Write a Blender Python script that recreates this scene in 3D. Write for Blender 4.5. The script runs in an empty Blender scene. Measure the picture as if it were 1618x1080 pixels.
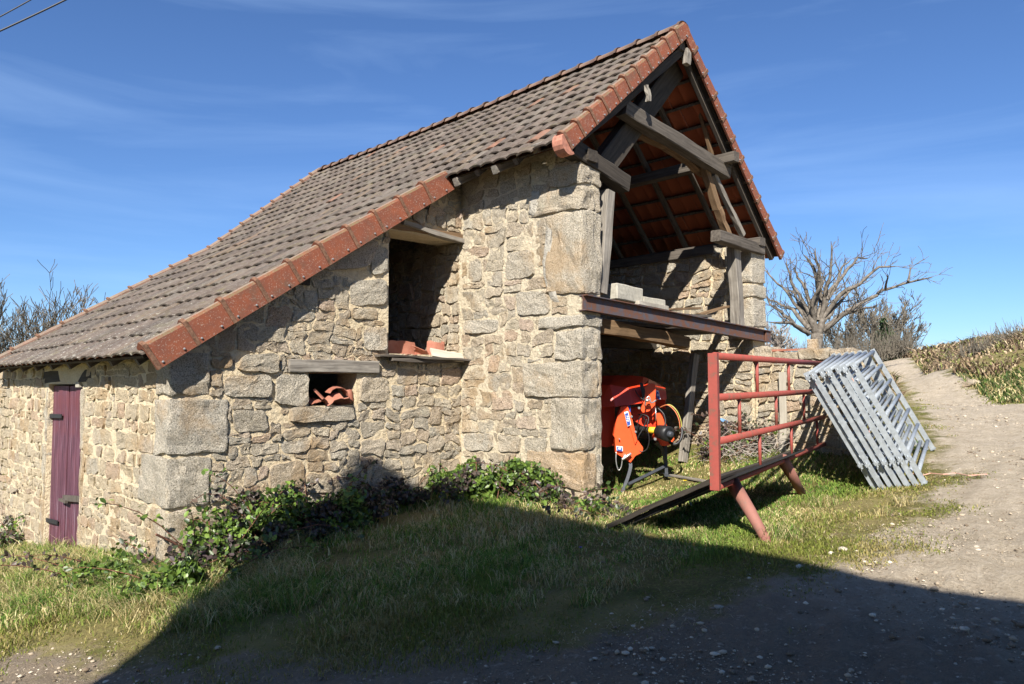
import bpy, bmesh, math, random
import numpy as np
from mathutils import Vector, Matrix, noise
R = math.radians
random.seed(7); rng = np.random.default_rng(7)
C = bpy.context.scene
COL = C.collection

# ---------------------------------------------------------------- camera
YAW, PITCH, ROLL, FPX, EYE = R(45.49), R(3.30), R(0.10), 1184.07, 1.6
FWD = Vector((math.cos(YAW), math.sin(YAW), 0)); RGT = Vector((math.sin(YAW), -math.cos(YAW), 0)); UP = Vector((0, 0, 1))
cd = bpy.data.cameras.new('camera'); cam = bpy.data.objects.new('camera', cd); COL.objects.link(cam)
cd.sensor_width = 36; cd.lens = FPX / 1618 * 36; cd.clip_start = .05; cd.clip_end = 3000
vd = FWD * math.cos(PITCH) + UP * math.sin(PITCH); vu = -FWD * math.sin(PITCH) + UP * math.cos(PITCH)
rr = RGT * math.cos(ROLL) + vu * -math.sin(ROLL) * -1 * -1; uu = vd.cross(rr) * -1
rr.normalize(); uu = rr.cross(vd)
cam.matrix_world = Matrix(((rr.x, uu.x, -vd.x, 0), (rr.y, uu.y, -vd.y, 0), (rr.z, uu.z, -vd.z, EYE), (0, 0, 0, 1)))
C.camera = cam

# ---------------------------------------------------------------- sun, sky, exposure
SUN = Vector((.49, .33, -.46)).normalized()          # the way the light travels
sl = bpy.data.lights.new('sun', 'SUN'); sl.energy = 5.0; sl.angle = R(.53); sl.color = (1, .95, .865)
so = bpy.data.objects.new('sun', sl); COL.objects.link(so); so.rotation_euler = SUN.to_track_quat('-Z', 'Y').to_euler()
so.location = (-20, -14, 30)
W = bpy.data.worlds.new('World'); C.world = W; W.use_nodes = True
wn, wl = W.node_tree.nodes, W.node_tree.links
bg = wn['Background']
sky = wn.new('ShaderNodeTexSky'); sky.sky_type = 'NISHITA'; sky.sun_disc = False
sky.sun_elevation = math.asin(-SUN.z); sky.sun_rotation = math.atan2(-SUN.x, -SUN.y)
sky.altitude = 600; sky.air_density = 1.0; sky.dust_density = .35; sky.ozone_density = 3.0
tc = wn.new('ShaderNodeTexCoord'); mp = wn.new('ShaderNodeMapping'); mp.inputs['Scale'].default_value = (1.0, 1.0, 7.0); mp.inputs['Rotation'].default_value = (R(9), R(-7), 0)
nz = wn.new('ShaderNodeTexNoise'); nz.inputs['Scale'].default_value = 1.7; nz.inputs['Detail'].default_value = 7; nz.inputs['Roughness'].default_value = .55; nz.inputs['Distortion'].default_value = .6
rp = wn.new('ShaderNodeValToRGB'); rp.color_ramp.elements[0].position = .45; rp.color_ramp.elements[1].position = .78
rp.color_ramp.elements[0].color = (0, 0, 0, 1); rp.color_ramp.elements[1].color = (.20, .20, .20, 1)
mx = wn.new('ShaderNodeMix'); mx.data_type = 'RGBA'; mx.inputs[7].default_value = (8.5, 9.2, 10.0, 1)
wl.new(tc.outputs['Generated'], mp.inputs['Vector']); wl.new(mp.outputs[0], nz.inputs['Vector']); wl.new(nz.outputs[0], rp.inputs[0])
wl.new(rp.outputs[0], mx.inputs[0]); wl.new(sky.outputs[0], mx.inputs[6]); tint = wn.new('ShaderNodeMix'); tint.data_type = 'RGBA'; tint.blend_type = 'MULTIPLY'; tint.inputs[0].default_value = 1; tint.inputs[7].default_value = (.78, 1.02, 1.36, 1)
wl.new(mx.outputs[2], tint.inputs[6]); wl.new(tint.outputs[2], bg.inputs[0])
bg.inputs[1].default_value = .055
C.view_settings.view_transform = 'Standard'; C.view_settings.look = 'None'; C.view_settings.exposure = .98; C.view_settings.gamma = 1
C.view_settings.use_curve_mapping = False
try: C.cycles.max_bounces = 6; C.cycles.diffuse_bounces = 3
except Exception: pass

# ---------------------------------------------------------------- helpers
def ray(px, py):
    u, v = px - 809, 540 - py
    return (RGT * u + vu * v + vd * FPX)
def onp(px, py, ax, val):                            # point of a world plane x/y/z = val
    d = ray(px, py); t = (val - (EYE if ax == 2 else 0)) / d[ax]; q = d * t; q.z += EYE; return q
def ond(px, py, dep):                                # point at a distance along the view axis
    d = ray(px, py); q = d * (dep / (d.dot(FWD))); q.z += EYE; return q

MATS = {}
class NT:
    def __init__(s, name):
        s.m = bpy.data.materials.new(name); s.m.use_nodes = True; s.t = s.m.node_tree; s.b = s.t.nodes['Principled BSDF']; MATS[name] = s.m
    def n(s, typ, ins=None, **kw):
        x = s.t.nodes.new(typ)
        for k, v in kw.items(): setattr(x, k, v)
        for k, v in (ins or {}).items():
            if hasattr(v, 'is_linked') or isinstance(v, bpy.types.NodeSocket): s.t.links.new(v, x.inputs[k])
            else: x.inputs[k].default_value = v
        return x
    def l(s, a, b): s.t.links.new(a, b)
    def ramp(s, fac, stops, interp='LINEAR'):
        r = s.n('ShaderNodeValToRGB'); r.color_ramp.interpolation = interp
        e = r.color_ramp.elements
        while len(e) < len(stops): e.new(.5)
        for i, (p, c) in enumerate(stops):
            e[i].position = p; e[i].color = (*c, 1) if len(c) == 3 else c
        s.l(fac, r.inputs[0]); return r.outputs[0]
    def noise(s, vec, sc, det=4, rough=.55, dist=0):
        return s.n('ShaderNodeTexNoise', {'Vector': vec, 'Scale': sc, 'Detail': det, 'Roughness': rough, 'Distortion': dist}).outputs[0]
    def mix(s, f, a, b, mode='MIX'):
        x = s.n('ShaderNodeMix', data_type='RGBA', blend_type=mode)
        for k, v in ((0, f), (6, a), (7, b)):
            if isinstance(v, bpy.types.NodeSocket): s.l(v, x.inputs[k])
            else: x.inputs[k].default_value = v if k == 0 else (*v, 1)
        return x.outputs[2]
    def math(s, op, a, b=0.0):
        x = s.n('ShaderNodeMath', operation=op)
        for k, v in ((0, a), (1, b)):
            if isinstance(v, bpy.types.NodeSocket): s.l(v, x.inputs[k])
            else: x.inputs[k].default_value = v
        return x.outputs[0]
    def rand(s):
        oi = s.n('ShaderNodeObjectInfo').outputs['Random']; gi = s.n('ShaderNodeNewGeometry').outputs['Random Per Island']
        return s.math('FRACT', s.math('ADD', oi, s.math('MULTIPLY', gi, 3.17)))
    def pos(s): return s.n('ShaderNodeNewGeometry').outputs['Position']
    def bump(s, h, strength=.5, dist=.01, prev=None):
        i = {'Height': h, 'Strength': strength, 'Distance': dist}
        if prev is not None: i['Normal'] = prev
        return s.n('ShaderNodeBump', i).outputs[0]
    def done(s, col, rough=.9, normal=None, metal=0, spec=.3):
        for k, v in (('Base Color', col), ('Roughness', rough), ('Metallic', metal), ('Specular IOR Level', spec)):
            if isinstance(v, bpy.types.NodeSocket): s.l(v, s.b.inputs[k])
            else: s.b.inputs[k].default_value = (*v, 1) if k == 'Base Color' else v
        if normal is not None: s.l(normal, s.b.inputs['Normal'])
        return s.m
def simple(name, col, rough=.6, metal=0, var=.25, bs=.25, sc=25, spec=.4):
    t = NT(name); p = t.pos(); n = t.noise(p, sc, 5, .6)
    c = t.mix(t.ramp(n, [(.3, (0, 0, 0)), (.7, (1, 1, 1))]), tuple(x * (1 - var) for x in col), tuple(min(1, x * (1 + var)) for x in col))
    return t.done(c, rough, t.bump(n, bs, .004), metal, spec)

def stone_mat(name, stops, speck=.5, moss=.3, gain=1.0, lich=.4):
    t = NT(name); p = t.pos(); r = t.rand()
    base = t.ramp(r, stops)
    off = t.n('ShaderNodeVectorMath', {0: p, 1: (3.1, 1.7, 5.2)}, operation='ADD').outputs[0]
    n1 = t.noise(p, 7, 5, .6); n2 = t.noise(p, 70, 4, .8); n3 = t.noise(off, 26, 6, .7, .4)
    c = t.mix(t.ramp(n1, [(.35, (0, 0, 0)), (.68, (1, 1, 1))]), base, (.50 * gain, .385 * gain, .235 * gain)); c = t.mix(.30, base, c)
    c = t.mix(t.ramp(n2, [(.45, (0, 0, 0)), (.60, (speck * 1.2,) * 3)]), c, (.70 * gain, .62 * gain, .50 * gain))
    c = t.mix(t.ramp(n2, [(.38, (min(1, speck * 1.5),) * 3), (.48, (0, 0, 0))]), c, (.15 * gain, .135 * gain, .10 * gain))
    c = t.mix(t.ramp(n3, [(.54, (0, 0, 0)), (.68, (.55, .55, .55))]), c, (.19, .15, .10))
    c = t.mix(t.ramp(t.noise(off, 1.1, 5, .65), [(.52, (0, 0, 0)), (.64, (.55, .55, .55))]), c, (.46, .30, .15))
    m = t.noise(off, 2.3, 6, .7)
    c = t.mix(t.ramp(m, [(.60, (0, 0, 0)), (.70, (lich, lich, lich))]), c, (.36, .35, .27))
    c = t.mix(t.ramp(t.noise(p, 3.1, 7, .75), [(.66, (0, 0, 0)), (.74, (moss, moss, moss))]), c, (.10, .10, .045))
    n4 = t.noise(p, 48, 4, .75, .2); b = t.bump(n3, .9, .045); b = t.bump(n4, 1.0, .030, b); b = t.bump(n2, .5, .008, b)
    return t.done(c, .95, b, 0, .15)
warm = [(0, (.50, .41, .29)), (.16, (.38, .355, .30)), (.32, (.55, .455, .32)), (.46, (.42, .32, .22)), (.58, (.46, .435, .37)), (.70, (.54, .465, .345)), (.80, (.37, .33, .26)), (.90, (.50, .32, .20)), (.95, (.52, .38, .29)), (1, (.52, .455, .34))]
stone_mat('rubble_granite', warm)
stone_mat('coursed_granite', [(0, (.58, .46, .295)), (.3, (.50, .42, .30)), (.6, (.60, .485, .32)), (.75, (.50, .45, .36)), (.90, (.50, .33, .215)), (1, (.56, .49, .37))], .35, .1, 1, .2)
stone_mat('quoin_granite', [(0, (.48, .45, .385)), (.4, (.52, .46, .355)), (.7, (.42, .40, .345)), (1, (.54, .44, .31))], .7, .1, 1, .4)
stone_mat('stained_quoin', [(0, (.55, .35, .18)), (.5, (.50, .38, .25)), (1, (.56, .33, .16))], .6, .1, 1, .3)
def mortar(name, a, b_):
    t = NT(name); p = t.pos(); n = t.noise(p, 5, 6, .7); f = t.noise(p, 60, 5, .75); g = t.noise(p, 17, 5, .6)
    c = t.mix(t.ramp(n, [(.35, (0, 0, 0)), (.65, (1, 1, 1))]), a, b_)
    c = t.mix(t.ramp(f, [(.35, (.4, .4, .4)), (.5, (0, 0, 0))]), c, tuple(x * .7 for x in a))
    c = t.mix(t.ramp(g, [(.60, (0, 0, 0)), (.74, (.4, .4, .4))]), c, (.40, .33, .23))
    return t.done(c, .97, t.bump(f, .9, .02, t.bump(g, 1.0, .08)), 0, .1)
mortar('lime_mortar', (.70, .57, .375), (.77, .645, .45))
mortar('facade_mortar', (.74, .61, .41), (.80, .68, .48))
mortar('old_render', (.62, .53, .38), (.70, .60, .44))
mortar('new_render', (.50, .46, .39), (.58, .53, .44))
def wood(name, a, b_, rough=.85, sc=1.0, axis=2):
    t = NT(name); tcn = t.n('ShaderNodeTexCoord').outputs['Object']
    s_ = [26 * sc] * 3; s_[axis] = 1.6 * sc
    mpn = t.n('ShaderNodeMapping', {'Vector': tcn, 'Scale': tuple(s_)}).outputs[0]
    n = t.noise(mpn, 1.0, 6, .65, .5); k = t.noise(tcn, 3.5, 4, .6); r = t.rand()
    c = t.mix(t.ramp(n, [(.3, (0, 0, 0)), (.7, (1, 1, 1))]), a, b_)
    c = t.mix(t.ramp(k, [(.5, (0, 0, 0)), (.75, (.5, .5, .5))]), c, tuple(x * .5 for x in a))
    c = t.mix(t.math('MULTIPLY', r, .45), c, tuple(x * .55 for x in b_))
    return t.done(c, rough, t.bump(n, .8, .008), 0, .25)
wood('weathered_wood', (.10, .085, .07), (.36, .325, .275))
wood('dark_wood', (.022, .018, .015), (.085, .07, .055))
wood('brown_wood', (.10, .06, .033), (.28, .18, .10))
wood('pale_wood', (.34, .30, .24), (.56, .51, .42))
wood('old_beam', (.035, .028, .022), (.17, .145, .12))
def door_mat():
    t = NT('purple_paint'); tcn = t.n('ShaderNodeTexCoord').outputs['Object']
    mpn = t.n('ShaderNodeMapping', {'Vector': tcn, 'Scale': (22, 22, .9)}).outputs[0]
    n = t.noise(mpn, 1.0, 7, .7, .3); k = t.noise(tcn, 1.3, 4, .6); r = t.rand()
    c = t.mix(t.ramp(n, [(.38, (0, 0, 0)), (.58, (1, 1, 1))]), (.035, .012, .02), (.14, .055, .08))
    c = t.mix(t.ramp(n, [(.58, (0, 0, 0)), (.66, (.7, .7, .7))]), c, (.30, .22, .26))
    c = t.mix(t.ramp(k, [(.45, (0, 0, 0)), (.7, (.5, .5, .5))]), c, (.18, .04, .035))
    t.done(c, .7, t.bump(n, .5, .005), 0, .3)
door_mat()
def tile_mat():
    t = NT('weathered_tile'); p = t.pos(); r = t.rand()
    c = t.ramp(r, [(0, (.09, .068, .055)), (.3, (.13, .10, .082)), (.6, (.07, .056, .048)), (.82, (.145, .122, .10)), (.985, (.14, .10, .07)), (.993, (.24, .115, .075)), (1, (.24, .115, .075))])
    n = t.noise(p, 14, 6, .7); f = t.noise(p, 120, 3, .7); li = t.noise(p, 20, 5, .75)
    c = t.mix(t.ramp(n, [(.42, (0, 0, 0)), (.66, (.5, .5, .5))]), c, (.20, .175, .15))
    c = t.mix(t.ramp(t.noise(p, 5, 5, .6), [(.55, (0, 0, 0)), (.7, (.4, .4, .4))]), c, (.13, .115, .045))
    c = t.mix(t.ramp(t.noise(p, 1.7, 7, .7), [(.52, (0, 0, 0)), (.66, (.45, .45, .45))]), c, (.055, .045, .035)); c = t.mix(t.ramp(t.noise(p, 75, 3, .7), [(.66, (0, 0, 0)), (.71, (.7, .7, .7))]), c, (.38, .36, .31))
    low = t.n('ShaderNodeSeparateXYZ', {0: p}).outputs[2]
    lm = t.n('ShaderNodeMapRange', {'Value': low, 'From Min': 4.0, 'From Max': 1.9, 'To Min': 0.0, 'To Max': .085}).outputs[0]
    li2 = t.math('ADD', li, lm)
    c = t.mix(t.ramp(li2, [(.665, (0, 0, 0)), (.70, (.8, .8, .8))]), c, (.52, .50, .43))
    t.done(c, .95, t.bump(f, .4, .004, t.bump(n, .5, .01)), 0, .15)
    t = NT('tile_underside'); p = t.pos(); r = t.rand()
    c = t.ramp(r, [(0, (.30, .085, .04)), (.5, (.36, .11, .055)), (1, (.25, .07, .035))])
    t.done(c, .9, t.bump(t.noise(p, 60, 4, .6), .3, .004), 0, .2)
    for nm, a, b_, m in (('verge_terracotta', (.235, .068, .032), (.165, .058, .036), 1), ('ridge_terracotta', (.235, .115, .08), (.17, .12, .09), 1), ('broken_terracotta', (.27, .095, .06), (.38, .165, .11), 0)):
        t = NT(nm); p = t.pos(); n = t.noise(p, 6, 6, .7)
        c = t.mix(t.ramp(n, [(.35, (0, 0, 0)), (.65, (1, 1, 1))]), a, b_)
        if m:
            c = t.mix(t.ramp(t.noise(p, 55, 5, .7), [(.57, (0, 0, 0)), (.65, (.6, .6, .6))]), c, (.42, .36, .29))
            c = t.mix(t.ramp(t.noise(p, 3.2, 6, .75), [(.52, (0, 0, 0)), (.66, (.7, .7, .7))]), c, (.12, .075, .05))
            nrm = t.n('ShaderNodeSeparateXYZ', {0: t.n('ShaderNodeNewGeometry').outputs['Normal']}).outputs[2]
            g = t.math('MULTIPLY', t.ramp(nrm, [(.3, (0, 0, 0)), (.62, (1, 1, 1))]), t.ramp(t.noise(p, 9, 6, .7), [(.4, (.15, .15, .15)), (.62, (.95, .95, .95))]))
            c = t.mix(g, c, (.13, .11, .055) if nm[0] == 'v' else (.22, .18, .13))
        t.done(c, .8, t.bump(t.noise(p, 40, 5, .7), .35, .006), 0, .3)
tile_mat()
simple('verge_collar', (.155, .085, .055), .95, 0, .5, .6, 30, .1)
simple('verge_end_clay', (.40, .17, .115), .9, 0, .35, .5, 18)
simple('galvanised', (.36, .39, .41), .5, .4, .22, .15, 14)
def paint(name, col, rust, amt, rough=.5):
    t = NT(name); p = t.pos(); n = t.noise(p, 9, 7, .7); f = t.noise(p, 70, 4, .7)
    c = t.mix(t.ramp(n, [(.35, (0, 0, 0)), (.7, (.6, .6, .6))]), col, tuple(x * .7 for x in col))
    c = t.mix(t.ramp(n, [(1 - amt - .05, (0, 0, 0)), (1 - amt + .05, (.9, .9, .9))]), c, rust)
    t.done(c, rough, t.bump(f, .2, .003), 0, .4)
paint('red_gate_paint', (.30, .062, .045), (.17, .075, .05), .42, .6)
paint('rusty_leg', (.29, .125, .095), (.22, .12, .09), .4, .75)
paint('steel_beam', (.085, .075, .085), (.13, .055, .03), .5, .75)
simple('black_sheet', (.016, .014, .013), .85, 0, .4, .4, 12)
simple('mower_orange', (.78, .085, .02), .38, 0, .06, .03, 6, .5)
simple('mower_shaded_red', (.62, .045, .014), .38, 0, .08, .05, 6, .5)  # mower paint darkened, with the shade on the hood put into its colour
simple('black_rubber', (.015, .015, .016), .45, 0, .2, .05, 20)
simple('dark_steel', (.05, .055, .065), .5, .2, .2, .1, 20)
simple('zinc', (.55, .55, .53), .35, .8, .15, .1, 30)
simple('yellow_plastic', (.75, .52, .03), .5, 0, .1, .05, 20)
simple('decal_blue', (.03, .07, .32), .4, 0, .05, 0, 20)
simple('decal_white', (.75, .76, .78), .4, 0, .05, 0, 20)
simple('hose_orange', (.65, .2, .09), .4, 0, .05, 0, 20)
simple('hose_yellow', (.5, .45, .12), .4, 0, .05, 0, 20)
simple('cable_black', (.02, .022, .03), .5, 0, .1, 0, 20)
simple('iron_black', (.03, .03, .032), .6, .3, .2, .1, 30)
simple('pink_twine', (.65, .35, .28), .8, 0, .1, 0, 30)
simple('concrete', (.37, .345, .285), .95, 0, .2, .6, 22, .1)
simple('dark_render', (.25, .22, .18), .9, 0, .1, .3, 9)  # unseen house wall, kept dark so it bounces less light into the shade
simple('slate_roof', (.10, .10, .11), .8, 0, .2, .3, 9)
simple('litter_blue', (.12, .25, .45), .6, 0, .2, .1, 9)
simple('flower_yellow', (.85, .62, .02), .8, 0, .1, 0, 9)
simple('flower_violet', (.14, .10, .50), .8, 0, .1, 0, 9)
def bark(name, a, b_, sc=9):
    t = NT(name); p = t.pos(); n = t.noise(p, sc, 6, .7)
    t.done(t.mix(t.ramp(n, [(.35, (0, 0, 0)), (.65, (1, 1, 1))]), a, b_), .95, t.bump(n, .7, .03), 0, .1)
bark('dead_bark', (.07, .058, .046), (.23, .20, .165), 5)
bark('twig_bark', (.09, .078, .06), (.19, .165, .13), 5)
bark('pale_twig', (.22, .18, .15), (.36, .32, .28), 5)
bark('bramble_stem', (.11, .045, .03), (.24, .12, .08), 20)
def attr_mat(name, rough=.8, trans=.25, spec=.25):
    t = NT(name); a = t.n('ShaderNodeAttribute', attribute_name='tint').outputs['Color']
    t.done(a, rough, None, 0, spec)
    if trans:
        tr = t.n('ShaderNodeBsdfTranslucent', {'Color': a}); ms = t.n('ShaderNodeMixShader', {0: trans})
        t.l(t.b.outputs[0], ms.inputs[1]); t.l(tr.outputs[0], ms.inputs[2]); t.l(ms.outputs[0], t.t.nodes['Material Output'].inputs[0])
attr_mat('grass_blade', .75, .3); attr_mat('leaf', .42, .25, .5); attr_mat('pebble', .95, 0, .1); attr_mat('dry_fern', .95, .15, .05)

# ---- object making
def prop(o, label=None, cat=None, group=None, kind=None):
    if label: o['label'] = label
    if cat: o['category'] = cat
    if group: o['group'] = group
    if kind: o['kind'] = kind
    return o
def thing(name, loc, label, cat, group=None):
    o = bpy.data.objects.new(name, None); COL.objects.link(o); o.location = loc; o.empty_display_size = .2
    return prop(o, label, cat, group)
def base_of(o):
    v = Vector((0, 0, 0))
    while o is not None: v = v + Vector(o.location); o = o.parent
    return v
def link(name, me, parent=None, mat=None):
    o = bpy.data.objects.new(name, me); COL.objects.link(o)
    if mat is not None:
        for m in (mat if isinstance(mat, (list, tuple)) else [mat]): me.materials.append(MATS[m])
    if parent is not None: o.parent = parent
    return o
def mesh(name, vs, fs, parent=None, mat=None, smooth=False, mi=None, org=None):
    """vs in world coordinates; the object's origin sits at org (default: centre of the vertices)"""
    vs = [Vector(v) for v in vs]
    org = Vector(org) if org is not None else sum(vs, Vector()) / max(1, len(vs))
    me = bpy.data.meshes.new(name); me.from_pydata([tuple(v - org) for v in vs], [], fs)
    o = link(name, me, parent, mat)
    o.location = org - (base_of(parent) if parent is not None else Vector())
    if mi is not None: me.polygons.foreach_set('material_index', mi)
    if smooth: me.polygons.foreach_set('use_smooth', [True] * len(me.polygons))
    return o
class MB:
    def __init__(s): s.v = []; s.f = []
    def add(s, vs, fs):
        k = len(s.v); s.v += [Vector(v) for v in vs]; s.f += [tuple(i + k for i in f) for f in fs]; return s
    def box(s, c, ax, ay, az):                       # centre and three half axes
        c, ax, ay, az = map(Vector, (c, ax, ay, az))
        vs = [c + ax * i + ay * j + az * k for k in (-1, 1) for j in (-1, 1) for i in (-1, 1)]
        fs = [(0, 2, 3, 1), (4, 5, 7, 6), (0, 1, 5, 4), (2, 6, 7, 3), (0, 4, 6, 2), (1, 3, 7, 5)]
        if ax.cross(ay).dot(az) < 0: fs = [f[::-1] for f in fs]
        return s.add(vs, fs)
    def tube(s, pts, r, n=8, cap=True):
        pts = [Vector(p) for p in pts]; rs = r if isinstance(r, (list, tuple)) else [r] * len(pts)
        vs = []; prev = None
        for i, p in enumerate(pts):
            d = (pts[min(i + 1, len(pts) - 1)] - pts[max(i - 1, 0)]).normalized()
            a = prev if prev is not None else (Vector((0, 0, 1)) if abs(d.z) < .9 else Vector((1, 0, 0)))
            e1 = (a - d * a.dot(d)).normalized(); e2 = d.cross(e1); prev = e1
            vs += [p + (e1 * math.cos(2 * math.pi * k / n) + e2 * math.sin(2 * math.pi * k / n)) * rs[i] for k in range(n)]
        fs = [(i * n + k, i * n + (k + 1) % n, (i + 1) * n + (k + 1) % n, (i + 1) * n + k) for i in range(len(pts) - 1) for k in range(n)]
        if cap: fs += [tuple(range(n))[::-1], tuple(range((len(pts) - 1) * n, len(pts) * n))]
        return s.add(vs, fs)
    def prism(s, poly, off):
        off = Vector(off); n = len(poly); poly = [Vector(p) for p in poly]
        return s.add(poly + [p + off for p in poly], [tuple(range(n))[::-1], tuple(range(n, 2 * n))] + [(i, (i + 1) % n, n + (i + 1) % n, n + i) for i in range(n)])
    def go(s, name, mat, parent=None, smooth=False, org=None): return mesh(name, s.v, s.f, parent, mat, smooth, None, org)
def timber(name, p0, p1, w, h, mat, parent, side=(0, 1, 0), seg=6, rough=.016, sag=0, bev=.07):
    """hewn timber between two points: w across `side`, h across the other way; octagon section, uneven along its length. Its object's Z runs along it"""
    p0, p1 = Vector(p0), Vector(p1); d = (p1 - p0); L = d.length; d.normalize()
    sd = Vector(side); sd = (sd - d * sd.dot(d)).normalized(); ot = d.cross(sd)
    vs = []; oc = []
    b = bev
    for a, c in ((-1, -1 + b * 2), (-1, 1 - b * 2), (-1 + b * 2, 1), (1 - b * 2, 1), (1, 1 - b * 2), (1, -1 + b * 2), (1 - b * 2, -1), (-1 + b * 2, -1)): oc.append((a, c))
    ph = random.random() * 50
    for i in range(seg + 1):
        t = i / seg; c0 = d * (L * t)
        wob = noise.noise_vector(Vector((ph, t * 2.2, 0))) * rough * 1.3
        for a, c in oc:
            j = noise.noise(Vector((ph + a * 3, c * 3, t * 5))) * rough
            vs.append(Vector((a * (w / 2 + j) + wob.x, c * (h / 2 + j) + wob.y - sag * math.sin(math.pi * t), L * t)))
    fs = [(i * 8 + k, (i + 1) * 8 + k, (i + 1) * 8 + (k + 1) % 8, i * 8 + (k + 1) % 8) for i in range(seg) for k in range(8)]
    fs += [tuple(range(8)), tuple(range(seg * 8, seg * 8 + 8))[::-1]]
    me = bpy.data.meshes.new(name); me.from_pydata([tuple(v) for v in vs], [], fs)
    o = link(name, me, parent, mat)
    Mx = Matrix(((sd.x, ot.x, d.x), (sd.y, ot.y, d.y), (sd.z, ot.z, d.z)))
    bm = bmesh.new(); bm.from_mesh(me); bmesh.ops.recalc_face_normals(bm, faces=bm.faces); bm.to_mesh(me); bm.free()
    o.rotation_mode = 'QUATERNION'; o.rotation_quaternion = Mx.to_quaternion()
    o.location = p0 - (base_of(parent) if parent is not None else Vector())
    return o

# ---------------------------------------------------------------- the lie of the land
CP = [(0,0,-.70),(-4,6,-1.5),(2,-3,-.4),(2.4,6.6,-.74),(7.66,6.47,0),(3.27,8.93,-.60),(5.5,8.9,-.22),(3.27,12.4,-.85),(3.27,14.4,-1.15),(3.27,20,-1.8),(0,9,-1.2),(-5,12,-1.7),(1,5,-.88),(3,3,-.42),(5,3.2,-.13),(4.5,6,-.33),(5,1,-.15),(6.4,3.3,.07),
      (6.6,5.1,-.02),(9.9,7.5,-.12),(11.1,8.1,.10),(12.35,7.2,.5),(12.3,12,.9),(9,12,.1),(10.4,3.8,.2),(10.5,3.1,.35),(12.9,3.9,.6),(13,2.5,.68),(9,1,.3),(21.5,5.0,1.08),(20.6,5.6,1.1),
      (32.5,10,1.62),(31,9.7,1.62),(53,18,2.4),(50,17.6,2.4),(20,12,1.3),(30,20,2.0),(7,-5,-.05),(14,-6,.8),(0,-8,-.7),(-8,0,-1.5),(-15,20,-2),(5,30,-2),(16,2.0,.9),
      (27.3,5.3,2.7),(23.5,3.2,2.0),(33,8.3,2.7),(40,11.6,2.9),(50,15.2,3.3),(24.6,5.7,1.7),(30,0,3.2),(40,5,3.6),(20,.5,1.7),(60,18,3.6),(45,30,2.4),(60,40,2.6),
      (110,50,3.5),(90,90,1),(40,110,-2),(-40,80,-6),(-80,30,-6),(-80,-40,-3),(0,-90,0),(70,-80,3),(115,-10,5)]
CPa = np.array(CP, float)
def _phi(r2): return .5 * r2 * np.log(r2 + 1e-9)
_K = _phi(((CPa[:, None, :2] - CPa[None, :, :2]) ** 2).sum(-1)) + np.eye(len(CPa)) * .12
_Pm = np.c_[np.ones(len(CPa)), CPa[:, :2]]
_S = np.linalg.solve(np.block([[_K, _Pm], [_Pm.T, np.zeros((3, 3))]]), np.r_[CPa[:, 2], 0, 0, 0])
def ghn(xy):
    xy = np.atleast_2d(np.asarray(xy, float)).copy(); r = np.hypot(xy[:, 0], xy[:, 1]); k = np.minimum(1, 115 / np.maximum(r, 1e-6)); q = xy * k[:, None]
    out = np.zeros(len(q))
    for i in range(0, len(q), 20000):
        s = q[i:i + 20000]; out[i:i + 20000] = _phi(((s[:, None] - CPa[None, :, :2]) ** 2).sum(-1)) @ _S[:len(CPa)] + np.c_[np.ones(len(s)), s] @ _S[len(CPa):]
    return out
def gh(x, y): return float(ghn([[x, y]])[0])
def gz(px, py, hi=60):                               # where a pixel ray meets the land
    d = ray(px, py).normalized(); t = 1.0
    while t < 400:
        q = d * t; q.z += EYE
        if q.z < gh(q.x, q.y): break
        t *= 1.02
    lo, h_ = t / 1.02, t
    for _ in range(12):
        m = (lo + h_) / 2; q = d * m; q.z += EYE
        if q.z < gh(q.x, q.y): h_ = m
        else: lo = m
    q = d * lo; q.z += EYE; return q
def inpoly(x, y, poly):
    x = np.asarray(x); c = np.zeros(x.shape, bool); n = len(poly)
    for i in range(n):
        x1, y1 = poly[i]; x2, y2 = poly[(i + 1) % n]
        c ^= ((y1 > y) != (y2 > y)) & (x < (x2 - x1) * (y - y1) / (y2 - y1 + 1e-12) + x1)
    return c
def fbm(x, y, s, o=4, seed=0):
    r = np.zeros_like(x); a = .5; rs = np.random.default_rng(seed)
    for k in range(o):
        th = rs.uniform(0, 6.28, 5); ph = rs.uniform(0, 6.28, 5)
        for t_, p_ in zip(th, ph): r += a * np.sin((x * np.cos(t_) + y * np.sin(t_)) * s * 2 ** k * rs.uniform(.7, 1.4) + p_) / 2.2
        a *= .55
    return r
EDGE = [gz(*p) for p in ((0, 1046), (250, 1050), (520, 1042), (760, 1020), (1000, 985), (1150, 952), (1270, 915), (1360, 880), (1430, 840), (1470, 790), (1490, 760))]
EDGE = [(p.x, p.y) for p in EDGE]
ROAD_L = [(15.0, 4.6), (18, 5.6), (22, 7.0), (27, 8.7), (32.5, 10.8), (42, 14.8), (53, 19.4), (66, 25.5)]
ROAD_R = [(66, 23.2), (53, 17.9), (42, 13.3), (32, 9.5), (27, 7.5), (22.8, 5.5), (20, 4.0), (18.5, 2.4), (16.5, 1.0), (16, -10), (-10, -12), (-10, 1)]
TRACK = EDGE + ROAD_L + ROAD_R
def track_d(x, y):                                   # signed distance: + on the track
    x = np.asarray(x, float); y = np.asarray(y, float); d = np.full(x.shape, 1e9); n = len(TRACK)
    for i in range(n):
        a = np.array(TRACK[i]); b = np.array(TRACK[(i + 1) % n]); ab = b - a
        t = np.clip(((x - a[0]) * ab[0] + (y - a[1]) * ab[1]) / (ab @ ab), 0, 1)
        d = np.minimum(d, np.hypot(x - a[0] - t * ab[0], y - a[1] - t * ab[1]))
    return np.where(inpoly(x, y, TRACK), d, -d)

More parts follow.
